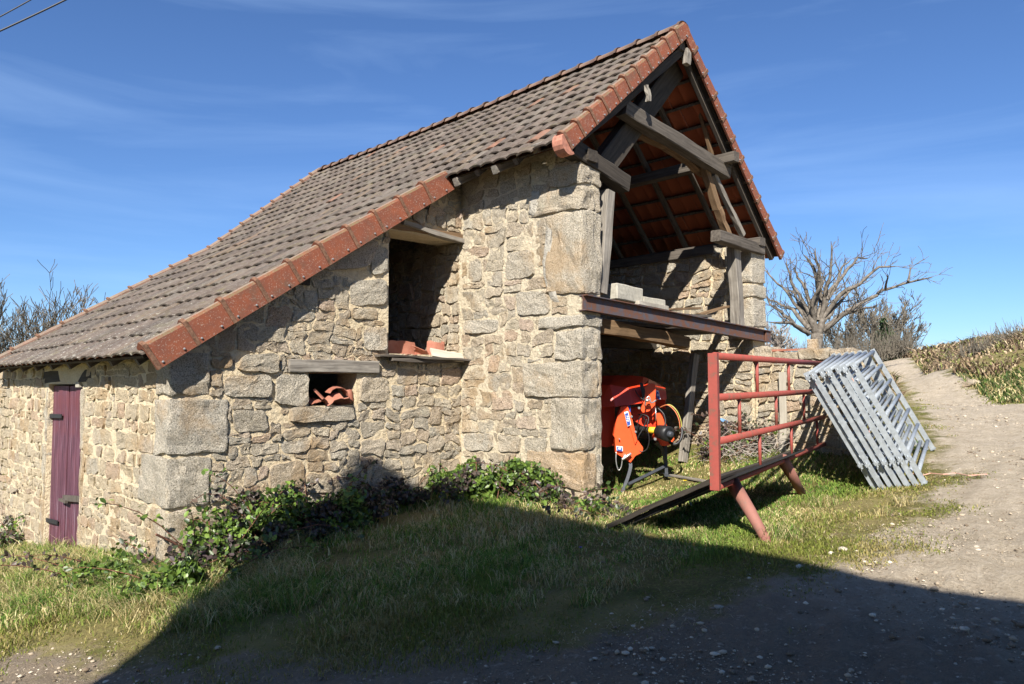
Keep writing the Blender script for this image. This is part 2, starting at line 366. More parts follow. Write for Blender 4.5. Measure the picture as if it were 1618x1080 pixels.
def make_ground():
    # polar-ish graded grid round the camera
    rs = np.r_[np.linspace(.0, 1.5, 6)[:-1], np.geomspace(1.5, 16, 120)[:-1], np.geomspace(16, 70, 80)[:-1], np.geomspace(70, 1500, 30)]
    a0 = math.degrees(YAW); th = np.r_[np.linspace(a0 - 42, a0 + 42, 280), np.linspace(a0 + 42, a0 + 318, 60)[1:-1]]
    th = np.radians(th); n = len(th); m = len(rs)
    Rr, T = np.meshgrid(rs, th, indexing='ij'); X = (Rr * np.cos(T)).ravel(); Y = (Rr * np.sin(T)).ravel()
    Z = ghn(np.c_[X, Y]); near = np.clip(1 - (Rr.ravel() - 40) / 30, 0, 1)
    td = track_d(X, Y)
    Z += near * (.022 * fbm(X, Y, 3.2, 4, 1) + .010 * fbm(X, Y, 15, 4, 2) * (1 + (td > 0)))
    # wheel ruts on the track
    V = np.c_[X, Y, Z]
    idx = np.arange(m * n).reshape(m, n); a = idx[:-1, :]; b = idx[1:, :]
    F = np.stack([a, b, np.roll(b, -1, 1), np.roll(a, -1, 1)], -1).reshape(-1, 4)
    me = bpy.data.meshes.new('ground'); me.vertices.add(len(V)); me.vertices.foreach_set('co', V.ravel())
    me.loops.add(F.size); me.loops.foreach_set('vertex_index', F.ravel()); me.polygons.add(len(F))
    me.polygons.foreach_set('loop_start', np.arange(0, F.size, 4)); me.polygons.foreach_set('loop_total', np.full(len(F), 4)); me.polygons.foreach_set('use_smooth', np.ones(len(F), bool))
    me.update(); me.validate()
    at = me.attributes.new('track', 'FLOAT', 'POINT'); at.data.foreach_set('value', np.clip(td * .8 + .5 + .25 * fbm(X, Y, 2.4, 4, 5), 0, 1).astype(np.float32))
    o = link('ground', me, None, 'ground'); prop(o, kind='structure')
t = NT('ground'); p = t.pos(); k = t.n('ShaderNodeAttribute', attribute_name='track').outputs['Fac']
nf = t.noise(p, 38, 7, .72); nm = t.noise(p, 3.2, 6, .65); nb = t.noise(p, .7, 5, .6)
soil = t.mix(t.ramp(nm, [(.35, (0, 0, 0)), (.65, (1, 1, 1))]), (.44, .365, .265), (.58, .49, .37))
soil = t.mix(t.ramp(nf, [(.35, (.6, .6, .6)), (.5, (0, 0, 0))]), soil, (.31, .25, .18))
soil = t.mix(t.ramp(nf, [(.60, (0, 0, 0)), (.68, (.8, .8, .8))]), soil, (.64, .57, .46))
gr = t.mix(t.ramp(nm, [(.35, (0, 0, 0)), (.65, (1, 1, 1))]), (.13, .15, .035), (.30, .25, .09))
gr = t.mix(t.ramp(nf, [(.4, (.7, .7, .7)), (.58, (0, 0, 0))]), gr, (.14, .10, .055)); gr = t.mix(t.ramp(nf, [(.58, (0, 0, 0)), (.68, (.7, .7, .7))]), gr, (.42, .33, .18))
gr = t.mix(t.ramp(nb, [(.45, (0, 0, 0)), (.62, (.6, .6, .6))]), gr, (.34, .28, .12))
kk = t.math('ADD', k, t.math('MULTIPLY', t.math('SUBTRACT', nm, .5), 1.1))
nc = t.noise(p, 13, 7, .75, .3)
px_ = t.n('ShaderNodeSeparateXYZ', {0: p}); damp_and_shade = t.math('ADD', t.n('ShaderNodeMapRange', {'Value': px_.outputs[0], 'From Min': 7.6, 'From Max': 4.2}).outputs[0], t.math('MULTIPLY', t.math('SUBTRACT', nm, .5), .9))  # damp brown earth, darkened and widened to paint in more of the shadow
soil = t.mix(t.ramp(damp_and_shade, [(.3, (0, 0, 0)), (.7, (.85, .85, .85))]), soil, (.20, .155, .11))
soil = t.mix(t.ramp(nc, [(.40, (.5, .5, .5)), (.52, (0, 0, 0))]), soil, (.34, .27, .19))
soil = t.mix(t.ramp(nc, [(.56, (0, 0, 0)), (.66, (.5, .5, .5))]), soil, (.64, .56, .44))
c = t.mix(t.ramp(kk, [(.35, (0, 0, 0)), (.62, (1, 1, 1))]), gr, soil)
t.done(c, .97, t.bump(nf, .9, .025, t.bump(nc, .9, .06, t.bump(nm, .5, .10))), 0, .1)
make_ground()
def bake_tint(me, cols, per):
    at = me.color_attributes.new('tint', 'FLOAT_COLOR', 'POINT')
    c4 = np.ones((len(cols) * per, 4), np.float32); c4[:, :3] = np.repeat(cols, per, 0); at.data.foreach_set('color', c4.ravel())
def npmesh(name, V, F, mat, cols, per, parent=None, smooth=False, org=None):
    org = np.array(org if org is not None else (0, 0, 0), float)
    me = bpy.data.meshes.new(name); V = V - org; me.vertices.add(len(V)); me.vertices.foreach_set('co', V.ravel().astype(np.float32))
    k = F.shape[1]; me.loops.add(F.size); me.loops.foreach_set('vertex_index', F.ravel().astype(np.int32)); me.polygons.add(len(F))
    me.polygons.foreach_set('loop_start', np.arange(0, F.size, k)); me.polygons.foreach_set('loop_total', np.full(len(F), k))
    if smooth: me.polygons.foreach_set('use_smooth', np.ones(len(F), bool))
    me.update(); bake_tint(me, cols, per)
    o = link(name, me, parent, mat); o.location = Vector(org) - (base_of(parent) if parent is not None else Vector()); return o

# ================================================================ BARN
XQ, YQ, YB, XL, XR, YE = 7.662, 6.47, 8.933, 3.268, 12.80, 17.3
XRI = 12.36                                          # inner face of the far long wall
RX, RZ = 10.07, 7.25                                 # ridge
EX, EZ = 7.17, 4.76                                  # eave of the near slope = bend
LX, LZ = 2.90, 1.945                                 # eave of the lean-to
FX, FZ = 13.24, 3.99                                 # eave of the far slope
def roof_z(x):
    if x > RX: return RZ + (FZ - RZ) * (x - RX) / (FX - RX)
    if x > EX: return EZ + (RZ - EZ) * (x - EX) / (RX - EX)
    return LZ + (EZ - LZ) * (x - LX) / (EX - LX)
barn = thing('stone_barn', (XQ, YQ, 0), 'granite rubble barn with brown tiled roof, open timber gable and a lean-to on its left', 'barn')
STONES = []                                          # (weight, verts, faces, mat, wall)
def clip(poly, n, c):                                # keep n.p <= c
    out = []
    for i in range(len(poly)):
        a, b = poly[i], poly[(i + 1) % len(poly)]; da = n[0] * a[0] + n[1] * a[1] - c; db = n[0] * b[0] + n[1] * b[1] - c
        if da <= 0: out.append(a)
        if (da < 0) != (db < 0) and abs(da - db) > 1e-12:
            t = da / (da - db); out.append((a[0] + (b[0] - a[0]) * t, a[1] + (b[1] - a[1]) * t))
    return out
def area(p): return abs(sum(p[i][0] * p[(i + 1) % len(p)][1] - p[(i + 1) % len(p)][0] * p[i][1] for i in range(len(p)))) / 2 if len(p) > 2 else 0
def split(r, tw, th, out, rnd):
    u0, z0, u1, z1 = r; w, h = u1 - u0, z1 - z0
    k = rnd.uniform(.75, 1.45)
    if w <= tw * k and h <= th * k: out.append(r); return
    if w / tw > h / th: m = u0 + w * rnd.uniform(.36, .64); split((u0, z0, m, z1), tw, th, out, rnd); split((m, z0, u1, z1), tw, th, out, rnd)
    else: m = z0 + h * rnd.uniform(.36, .64); split((u0, z0, u1, m), tw, th, out, rnd); split((u0, m, u1, z1), tw, th, out, rnd)
def courses(r, tw, th, out, rnd):
    z = r[1]
    while z < r[3]:
        h = th * rnd.uniform(.7, 1.3); u = r[0] - rnd.uniform(0, tw)
        while u < r[2]:
            w = tw * rnd.uniform(.55, 1.5)
            if rnd.random() < .15: out.append((u, z, u + w, z + h * .5)); out.append((u, z + h * .5, u + w, z + h))
            else: out.append((u, z, u + w, z + h))
            u += w
        z += h
def resample(poly, n):
    L = [math.dist(poly[i], poly[(i + 1) % len(poly)]) for i in range(len(poly))]; T = sum(L); out = []; i = 0; acc = 0
    for k in range(n):
        s = T * k / n
        while i < len(L) - 1 and acc + L[i] < s: acc += L[i]; i += 1
        t = (s - acc) / max(L[i], 1e-9); a, b = poly[i], poly[(i + 1) % len(poly)]; out.append((a[0] + (b[0] - a[0]) * t, a[1] + (b[1] - a[1]) * t))
    return out
def add_stone(poly, fr, gap, proud, mat, wall, rnd, n=14, rnd_amt=.012, chk=1):
    O, U, N = fr                                     # origin, u direction, outward normal
    A = area(poly)
    if A < .004 or len(poly) < 3: return
    size = math.sqrt(A)
    for _ in range(chk):
        q = []
        for i in range(len(poly)):
            a, b = poly[i], poly[(i + 1) % len(poly)]
            f = .13
            q += [(a[0] * (1 - f) + b[0] * f, a[1] * (1 - f) + b[1] * f), (a[0] * f + b[0] * (1 - f), a[1] * f + b[1] * (1 - f))]
        poly = q
    n += 4 if size < .35 else 12
    pl = resample(poly, n); cx = sum(p[0] for p in pl) / n; cz = sum(p[1] for p in pl) / n
    ph = rnd.uniform(0, 90); tilt = (rnd.uniform(-.09, .09), rnd.uniform(-.09, .09)); V = []; hh = proud * rnd.uniform(.55, 1.35)
    rings = ((0, -.03), (.0, .70), (.04, 1.0), (.26, 1.0), (.60, 1.0))
    for ri, (ins, dep) in enumerate(rings):
        for a, b in pl:
            dx, dz = a - cx, b - cz; dl = math.hypot(dx, dz) + 1e-9
            j = (noise.noise(Vector((a * 7 + ph, b * 7, 0))) * 1.5 + noise.noise(Vector((a * 23 + ph, b * 23, 0))) * .9) * rnd_amt
            g = gap / 2 + (.012 if ri == 1 else 0)
            k = max(.05, (dl * (1 - ins) - g + j * (1 - ins)) / dl)
            x_, z_ = cx + dx * k, cz + dz * k
            d_ = (dep if dep < 0 else dep * hh + (noise.noise(Vector((x_ * 6 + ph, z_ * 6, 3))) * .022 + noise.noise(Vector((x_ * 15 + ph, z_ * 15, 3))) * .014) * (1 if ri > 1 else .3)) + ((x_ - cx) * tilt[0] + (z_ - cz) * tilt[1]) * (1 if ri > 0 else 0)
            V.append(O + U * x_ + UP * z_ + N * d_)
    V.append(O + U * cx + UP * cz + N * (hh * 1.1 + rnd.uniform(-.006, .008)))
    m = len(rings); F = [(r * n + i, r * n + (i + 1) % n, (r + 1) * n + (i + 1) % n, (r + 1) * n + i) for r in range(m - 1) for i in range(n)]
    F += [((m - 1) * n + i, (m - 1) * n + (i + 1) % n, m * n) for i in range(n)]
    if (U.cross(UP)).dot(N) < 0: F = [f[::-1] for f in F]
    ctr = O + U * cx + UP * cz; dist = (ctr - Vector((0, 0, EYE))).length
    face = abs(N.dot((ctr - Vector((0, 0, EYE))).normalized()))
    STONES.append((A * face / dist ** 2, V, F, mat, wall))
def field(fr, rect, tw, th, holes, top, wall, mat, gap=.03, proud=.03, warp=.05, mode='split', seed=1, minA=.008, amt=.012, view=None):
    rnd = random.Random(seed); out = []
    (split if mode == 'split' else courses)(rect, tw, th, out, rnd)
    for (u0, z0, u1, z1) in out:
        u0, u1, z0, z1 = max(u0, rect[0]), min(u1, rect[2]), max(z0, rect[1]), min(z1, rect[3])
        if u1 - u0 < .05 or z1 - z0 < .04: continue
        poly = []
        for a, b in (((u0, z0), (u1, z0)), ((u1, z0), (u1, z1)), ((u1, z1), (u0, z1)), ((u0, z1), (u0, z0))):
            for k in range(2):
                t = k / 2; poly.append((a[0] + (b[0] - a[0]) * t, a[1] + (b[1] - a[1]) * t))
        q = []
        for (a, b) in poly:
            w = noise.noise_vector(Vector((a * 2.3 + seed * 9, b * 2.3, 0))) * warp * 1.6 + noise.noise_vector(Vector((a * 6 + seed, b * 6, 4))) * warp * .7
            q.append((a + w.x + rnd.uniform(-.3, .3) * warp, b + w.y + rnd.uniform(-.3, .3) * warp))
        poly = q
        poly = clip(clip(poly, (-1, 0), -rect[0]), (1, 0), rect[2])
        for h in holes:
            if len(poly) < 3: break
            xs = [p[0] for p in poly]; zs = [p[1] for p in poly]
            if max(xs) <= h[0] or min(xs) >= h[2] or max(zs) <= h[1] or min(zs) >= h[3]: continue
            cands = [clip(poly, (1, 0), h[0]), clip(poly, (-1, 0), -h[2]), clip(poly, (0, 1), h[1]), clip(poly, (0, -1), -h[3])]
            poly = max(cands, key=area)
        for (n_, c_) in top:
            if len(poly) > 2: poly = clip(poly, n_, c_)
        if len(poly) < 3 or area(poly) < minA: continue
        xs = [p[0] for p in poly]; zs = [p[1] for p in poly]
        if min(max(xs) - min(xs), max(zs) - min(zs)) < .06: continue
        add_stone(poly, fr, gap * rnd.uniform(.7, 1.3), proud, mat, wall, rnd, rnd_amt=amt)
def quoin(name, lo, hi, wall, seed, mat='quoin_granite', bev=.028, rough=.026):
    """one dressed corner block: a rounded, uneven box from lo to hi"""
    lo, hi = Vector(lo), Vector(hi); bm = bmesh.new(); bmesh.ops.create_cube(bm, size=1)
    bmesh.ops.scale(bm, vec=hi - lo, verts=bm.verts); bmesh.ops.bevel(bm, geom=bm.edges[:], offset=bev, segments=2, profile=.6, affect='EDGES')
    bmesh.ops.subdivide_edges(bm, edges=[e for e in bm.edges if e.calc_length() > .15], cuts=6, use_grid_fill=True)
    bmesh.ops.triangulate(bm, faces=[f for f in bm.faces if len(f.verts) > 4])
    for v in bm.verts:
        q = v.co + lo; v.co += noise.noise_vector(q * 3.3 + Vector((seed, 0, 0))) * rough * 1.3 + noise.noise_vector(q * 9) * rough * .8 + noise.noise_vector(q * 21) * rough * .45
    c = (lo + hi) / 2; V = [v.co + c for v in bm.verts]; bm.verts.index_update(); F = [tuple(v.index for v in f.verts) for f in bm.faces]; bm.free()
    STONES.append((1e3, V, F, mat, wall))

# --- walls (mortar core of each)
def core(name, polys, off, mat, parent=barn):
    m = MB()
    for p in polys: m.prism(p, off)
    o = m.go(name, mat, parent)
    bm = bmesh.new(); bm.from_mesh(o.data); bmesh.ops.recalc_face_normals(bm, faces=bm.faces); bm.to_mesh(o.data); bm.free()
    return o
LOW = -2.2
def zt(x): return roof_z(x) - .14
def bpoly(x0, x1, z0, z1): return [(x0, YB, z0 if z0 is not None else LOW), (x1, YB, z0 if z0 is not None else LOW), (x1, YB, z1 if z1 is not None else zt(x1)), (x0, YB, z1 if z1 is not None else zt(x0))]
W1 = (6.28, 2.06, 7.64, 3.86); W2 = (5.02, 1.33, 5.76, 1.77)
wallB = core('lean_to_end_wall', [bpoly(XL, W2[0], None, None), bpoly(W2[0], W2[2], None, W2[1]), bpoly(W2[0], W2[2], W2[3], None), bpoly(W2[2], W1[0], None, None),
                              bpoly(W1[0], XQ, None, W1[1]), bpoly(W1[0], XQ, W1[3], None)], (0, .5, 0), 'lime_mortar')
DY0, DY1, DZ = 12.42, 14.35, 1.63
def apoly(y0, y1, z0, z1): return [(XL, y0, z0), (XL, y1, z0), (XL, y1, z1), (XL, y0, z1)]
wallA = core('lean_to_front_wall', [apoly(YB + .5, DY0, LOW, zt(XL)), apoly(DY0, DY1, DZ, zt(XL)), apoly(DY1, YE - .05, LOW - 1, zt(XL))], (.5, 0, 0), 'facade_mortar')
wallS = core('barn_side_wall', [[(XQ, YQ, -1), (XQ, YE, -1), (XQ, YE, 4.9), (XQ, YQ + .45, 4.9), (XQ, YQ + .45, 4.62), (XQ, YQ, 4.62)]], (.40, 0, 0), 'old_render')
wallR = core('barn_far_wall', [[(XRI, YQ, -1), (XRI, YE, -1), (XRI, YE, 4.12), (XRI, YQ, 4.12)]], (XR - XRI, 0, 0), 'lime_mortar')
core('barn_back_wall', [[(XQ + .4, YE - .4, -1), (XRI, YE - .4, -1), (XRI, YE - .4, 4.1), (RX, YE - .4, 7.0), (XQ + .4, YE - .4, 4.9)]], (0, .4, 0), 'old_render')
core('lean_to_back_wall', [[(XL + .5, YE - .45, -3), (XQ, YE - .45, -3), (XQ, YE - .45, zt(XQ)), (XL + .5, YE - .45, zt(XL))]], (0, .4, 0), 'old_render')
fB = (Vector((0, YB, 0)), Vector((1, 0, 0)), Vector((0, -1, 0)))
fA = (Vector((XL, 0, 0)), Vector((0, 1, 0)), Vector((-1, 0, 0)))
fS = (Vector((XQ, 0, 0)), Vector((0, 1, 0)), Vector((-1, 0, 0)))
fG = (Vector((0, YQ, 0)), Vector((1, 0, 0)), Vector((0, -1, 0)))
fR = (Vector((XRI, 0, 0)), Vector((0, 1, 0)), Vector((-1, 0, 0)))
# left corner quoins: box spans both faces
LQ = [(3.70, 9.35, 1.48, 2.0), (3.93, 9.30, .80, 1.46), (3.72, 9.85, .19, .78), (3.96, 9.42, -.42, .17), (3.6, 9.6, -1.2, -.44)]
for i, (x1, y1, z0, z1) in enumerate(LQ): quoin('q', (XL - .035, YB - .035, z0 + .012), (x1, y1, z1 - .012), wallB, i)
holesB = [(XL - 1, z0, x1, z1) for x1, y1, z0, z1 in LQ]
holesA = [(YB - 1, z0, y1, z1) for x1, y1, z0, z1 in LQ]
# big stones of the end wall, by their outlines (x, z)
def big(fr, pts, wall, seed, mat='rubble_granite', gap=.02, proud=.045, chk=1): add_stone(pts, fr, gap, proud, mat, wall, random.Random(seed), n=18, rnd_amt=.012, chk=chk)
def pp(fr_ax, val, *pts):
    out = []
    for px, py in pts:
        q = onp(px, py, fr_ax, val); out.append((q.x if fr_ax == 1 else q.y, q.z))
    return out
BIGB = [[(612, 388), (612, 432), (586, 436), (582, 395)], [(550, 442), (611, 438), (611, 482), (552, 484)], [(572, 515), (611, 514), (611, 554), (574, 553)],
        [(435, 588), (487, 588), (487, 642), (431, 640)], [(567, 593), (612, 593), (617, 634), (565, 636)], [(380, 558), (438, 556), (440, 590), (372, 585)], [(350, 592), (428, 588), (430, 628), (352, 627)],
        [(552, 484), (598, 486), (597, 505), (552, 504)], [(500, 385), (560, 372), (600, 380), (580, 425), (505, 428)], [(455, 640), (560, 641), (560, 664), (455, 668)],
        [(422, 735), (478, 722), (484, 768), (424, 778)], [(480, 745), (520, 744), (526, 778), (482, 780)], [(365, 645), (420, 645), (424, 680), (368, 684)]]
bb = []
for i, b in enumerate(BIGB):
    q = pp(1, YB, *b); big(fB, q, wallB, i, 'quoin_granite' if i in (1, 2, 3, 4, 6) else 'rubble_granite'); bb.append((min(a[0] for a in q) + .01, min(a[1] for a in q) + .01, max(a[0] for a in q) - .01, max(a[1] for a in q) - .01))
LIN2 = (4.72, 1.78, 6.09, 1.93)
hb = holesB + bb + [(W1[0], W1[1] - .08, W1[2] + .3, W1[3] + .02), W2, LIN2, (6.2, 3.83, 7.7, 4.0)]
n_ = Vector((-(EZ - LZ), EX - LX)).normalized(); cB = n_[0] * LX + n_[1] * (LZ - .15)
field(fB, (XL, -1.0, XQ, 4.9), .38, .235, hb, [((n_[0], n_[1]), cB)], wallB, 'rubble_granite', .022, .019, .055, 'split', 3, .006, .03)
# facade of the lean-to, coursed small blocks
field(fA, (YB, -2.0, 21, zt(XL) - .02), .44, .205, holesA + [(DY0 - .16, -3, DY1 + .2, DZ + .24)], [], wallA, 'coursed_granite', .032, .012, .030, 'courses', 5, .01, .022)
for k, (y0, y1) in enumerate(((DY0 - .16, DY0 - .01), (DY1 + .01, DY1 + .17))):
    for z in range(3): quoin('q', (XL - .02, y0, -1.2 + z * .93), (XL + .3, y1, -1.2 + (z + 1) * .93 - .02), wallA, 40 + z + k * 5)
# corner pillar of the barn: (y reach on side face, x reach on gable face, z0, z1)
def yS(px, py): return onp(px, py, 0, XQ).y
JX = XQ + .40
PQ = [(yS(870, 272), JX, 4.32, 4.60), (yS(836, 306), JX - .14, 3.98, 4.30), (yS(866, 400), JX, 2.83, 3.96), (yS(852, 505), JX, 2.38, 2.56), (yS(878, 543), JX, 1.94, 2.36),
      (yS(829, 602), JX - .09, 1.44, 1.92), (yS(872, 676), JX, .72, 1.42), (yS(834, 750), JX - .13, .20, .70), (yS(876, 800), JX - .07, -.5, .18)]
for i, (y1, x1, z0, z1) in enumerate(PQ): quoin('q', (XQ - .04, YQ - .035, z0 + .008), (x1, y1, z1 - .008), wallS, 20 + i, 'stained_quoin' if i >= 7 else 'quoin_granite', rough=.028, bev=.035)
for i, (x0, z0, z1) in enumerate(((JX - .13, 3.98, 4.30), (JX - .08, 1.46, 1.90), (JX - .12, .22, .68), (JX - .06, -.4, .16))): quoin('q', (x0 + .01, YQ - .02, z0), (JX + .02, YQ + .4, z1), wallS, 60 + i, bev=.03)
quoin('q', (XQ + .02, YQ + .03, 2.57), (JX, YQ + .4, 2.82), wallS, 77)
hs = [(YQ - 1, z0, y1, z1) for y1, x1, z0, z1 in PQ] + [(YQ - 1, 2.5, YQ + .2, 2.85)]
BIGS = [[(800, 398), (843, 392), (848, 438), (796, 444)], [(742, 412), (762, 405), (764, 445), (738, 446)], [(815, 460), (868, 458), (872, 497), (818, 500)], [(733, 682), (782, 684), (780, 713), (733, 712)],
        [(785, 684), (825, 688), (822, 716), (788, 714)], [(828, 690), (868, 690), (862, 722), (832, 722)], [(733, 590), (762, 575), (772, 600), (733, 600)], [(735, 505), (790, 503), (788, 525), (736, 528)]]
for i, b in enumerate(BIGS):
    q = pp(0, XQ, *b); big(fS, q, wallS, 90 + i, 'quoin_granite', .02, .028); hs.append((min(a[0] for a in q) + .01, min(a[1] for a in q) + .01, max(a[0] for a in q) - .01, max(a[1] for a in q) - .01))
field(fS, (YQ, -1, YB - .02, 4.85), .46, .265, hs, [((0, 1), 4.8)], wallS, 'rubble_granite', .012, .011, .055, 'split', 11, .006, .022)
field(fS, (YB + .02, 1.9, 13, 4.6), .40, .24, [], [((0, 1), 4.5)], wallS, 'rubble_granite', .03, .03, .06, 'split', 12, .01)
# far wall: inner face, seen through the open gable, and its end
RQ = [(YQ + .5, 3.42, 4.10), (YQ + .33, 3.16, 3.40), (YQ + .55, 2.62, 3.14)]
for i, (y1, z0, z1) in enumerate(RQ): quoin('q', (XRI - .03, YQ - .03, z0 + .008), (XR + .02, y1, z1 - .008), wallR, 30 + i, rough=.018)
field(fR, (YQ, 0, 15, 4.12), .40, .22, [(YQ - 1, z0, y1, z1) for y1, z0, z1 in RQ], [], wallR, 'rubble_granite', .035, .04, .06, 'split', 21, .01, .016)
# render patch scars on the side wall
def patch(pts, seed):
    rnd = random.Random(seed); q = pp(0, XQ, *pts); pl = resample(q, 26); V = []; n = 26
    cx = sum(p[0] for p in pl) / n; cz = sum(p[1] for p in pl) / n
    for k, d in ((1, .0), (.86, .034), (.45, .038)):
        for a, b in pl:
            j = noise.noise(Vector((a * 14, b * 14, seed))) * .03
            V.append(Vector((XQ - d - noise.noise(Vector((a * 9, b * 9, 1))) * .006, cx + (a - cx) * k + j * k, cz + (b - cz) * k + j * k * .6)))
    F = [(r * n + i, (r + 1) * n + i, (r + 1) * n + (i + 1) % n, r * n + (i + 1) % n) for r in range(2) for i in range(n)] + [tuple(range(2 * n, 3 * n))]
    o = mesh('render_patch', V, F, wallS, 'new_render', True)
    bm = bmesh.new(); bm.from_mesh(o.data); bmesh.ops.recalc_face_normals(bm, faces=bm.faces); bm.to_mesh(o.data); bm.free()
patch([(843, 302), (856, 300), (853, 330), (846, 345), (836, 338)], 3)
patch([(867, 340), (877, 340), (874, 400), (868, 420), (874, 450), (886, 480), (872, 478), (862, 445), (858, 418), (863, 380)], 8)

STONES.sort(key=lambda s: -s[0])
NIND = 292
for w_, V, F, mat, wall in STONES[:NIND]:
    mesh('stone', V, F, wall, mat, False)
rest = {}
for w_, V, F, mat, wall in STONES[NIND:]:
    rest.setdefault(mat, MB()).add(V, F)
m = MB(); mi = []
names = list(rest)
for i, k in enumerate(names): m.add(rest[k].v, rest[k].f); mi += [i] * len(rest[k].f)
prop(mesh('small_stones', m.v, m.f, barn, names, False, mi), kind='stuff')

# --- window furniture of the end wall
timber('lintel', (LIN2[0], YB - .005, 1.862), (LIN2[2], YB - .005, 1.855), .13, .17, 'weathered_wood', barn, (0, 1, 0), 8, .008)
timber('lintel', (W1[0] - .02, YB + .10, 3.93), (W1[2] + .05, YB + .10, 3.93), .30, .10, 'brown_wood', barn, (0, 1, 0), 6)
timber('lintel', (W1[0] + .2, YB - .05, 3.98), (W1[2] + .05, YB - .05, 3.86), .10, .07, 'weathered_wood', barn, (0, 1, 0), 6)
timber('lintel', (W1[0] - .05, YB + .37, 3.93), (W1[2], YB + .37, 3.93), .20, .12, 'dark_wood', barn, (0, 1, 0), 4)
timber('sill_board', (6.05, YB + .02, 2.02), (7.70, YB - .06, 1.99), .34, .035, 'old_beam', barn, (0, 1, 0), 8, .014)
timber('sill_board', (6.25, YB - .12, 1.965), (7.55, YB - .05, 1.965), .10, .05, 'old_beam', barn, (0, 1, 0), 8, .02)
m = MB(); m.box((5.3, 11.2, 1.94), (2.0, 0, 0), (0, 1.7, 0), (0, 0, .04)); m.go('loft_floor', 'dark_wood', barn)

# --- door
door = MB().box((XL + .13, (DY0 + DY1) / 2, .1), (.015, 0, 0), (0, (DY1 - DY0) / 2 - .01, 0), (0, 0, 1.5)).go('door', 'dark_wood', barn)
npk = 4
for i in range(npk):
    y0 = DY0 + (DY1 - DY0) * i / npk; y1 = DY0 + (DY1 - DY0) * (i + 1) / npk
    m = MB(); m.box((XL + .085 + .006 * (i % 2), (y0 + y1) / 2, .1), (.02, 0, 0), (0, (y1 - y0) / 2 - .012, 0), (0, 0, 1.5)); m.go('plank', 'purple_paint', door, org=(XL + .09, y0, -1.3))
for (a, b) in (((68, 655), (97, 656)), ((62, 817), (90, 824))):
    q0 = onp(*a, 0, XL + .03); q1 = onp(*b, 0, XL + .03)
    m = MB(); m.box((q0 + q1) / 2, (.008, 0, 0), (q1 - q0) / 2, (0, 0, .032)); m.tube([q0 + Vector((-.01, .03, -.06)), q0 + Vector((-.01, .03, .06))], .025, 6); m.go('hinge', 'iron_black', door)
q0 = onp(100, 785, 0, XL + .03); q1 = onp(127, 787, 0, XL + .03)
m = MB(); m.box((q0 + q1) / 2, (.015, 0, 0), (q1 - q0) / 2, (0, 0, .045)); m.box(q0 + Vector((-.03, -.1, -.03)), (.02, 0, 0), (0, .18, 0), (0, 0, .02)); m.go('latch', 'old_beam', door)
q = onp(124, 606, 0, XL - .02); MB().box(q, (.02, 0, 0), (0, .09, 0), (0, 0, .04)).go('catch', 'concrete', door)
timber('lintel', (XL + .10, DY0 - .4, DZ + .12), (XL + .10, DY1 + .35, DZ + .12), .2, .2, 'dark_wood', barn, (1, 0, 0), 6)

# --- roof
roof = MB().box((10.3, 11.8, 7.10), (.08, 0, 0), (0, 5.4, 0), (0, 0, .09)).go('roof', 'dark_wood', barn); roof.name = 'roof'
def slope_frame(a, b):
    """a = eave (x,z), b = top (x,z): unit up-slope vector, outward normal, length"""
    s = Vector((b[0] - a[0], 0, b[1] - a[1])); L = s.length; s.normalize(); n = s.cross(Vector((0, -1, 0)))
    if n.z < 0: n.negate()
    return s, n, L
def tile_mesh(name, w, L, thick=.024, hump=.026, seg=8):
    """local: x across, y up-slope, z out. Flat flange then a round roll; the lower end rides high"""
    prof = []
    for i in range(seg + 1):
        t = i / seg; x = (t - .5) * w * 1.03
        z = hump * max(0, math.sin(math.pi * (t - .07) / .93)) ** .62 if t > .07 else .003
        prof.append((x, z))
    prof.insert(1, (prof[0][0] + .035, .012)) if False else None
    V = []
    for y, lift in ((-.02, .030), (L * .5, .018), (L * 1.08, .002)):
        for x, z in prof: V.append((x, y, z + lift))
    n = len(prof); b0 = len(V)
    for y, lift in ((-.02, .030), (L * 1.08, .002)):
        for x, z in prof: V.append((x, y, z + lift - thick))
    F = [(r * n + i, r * n + i + 1, (r + 1) * n + i + 1, (r + 1) * n + i) for r in range(2) for i in range(n - 1)]
    nt = len(F)
    F += [(b0 + i, b0 + n + i, b0 + n + i + 1, b0 + i + 1) for i in range(n - 1)]
    F += [(i, b0 + i, b0 + i + 1, i + 1) for i in range(n - 1)]
    F += [(0, n, 2 * n, b0 + n, b0), (n - 1, b0 + n - 1, b0 + 2 * n - 1, 3 * n - 1, 2 * n - 1)]
    me = bpy.data.meshes.new(name); me.from_pydata(V, [], F); me.materials.append(MATS['weathered_tile']); me.materials.append(MATS['tile_underside'])
    me.polygons.foreach_set('material_index', [0] * nt + [1] * (n - 1) + [0] * (len(F) - nt - n + 1))
    me.polygons.foreach_set('use_smooth', [True] * (nt + n - 1) + [False] * (len(F) - nt - n + 1)); return me
TILES = []
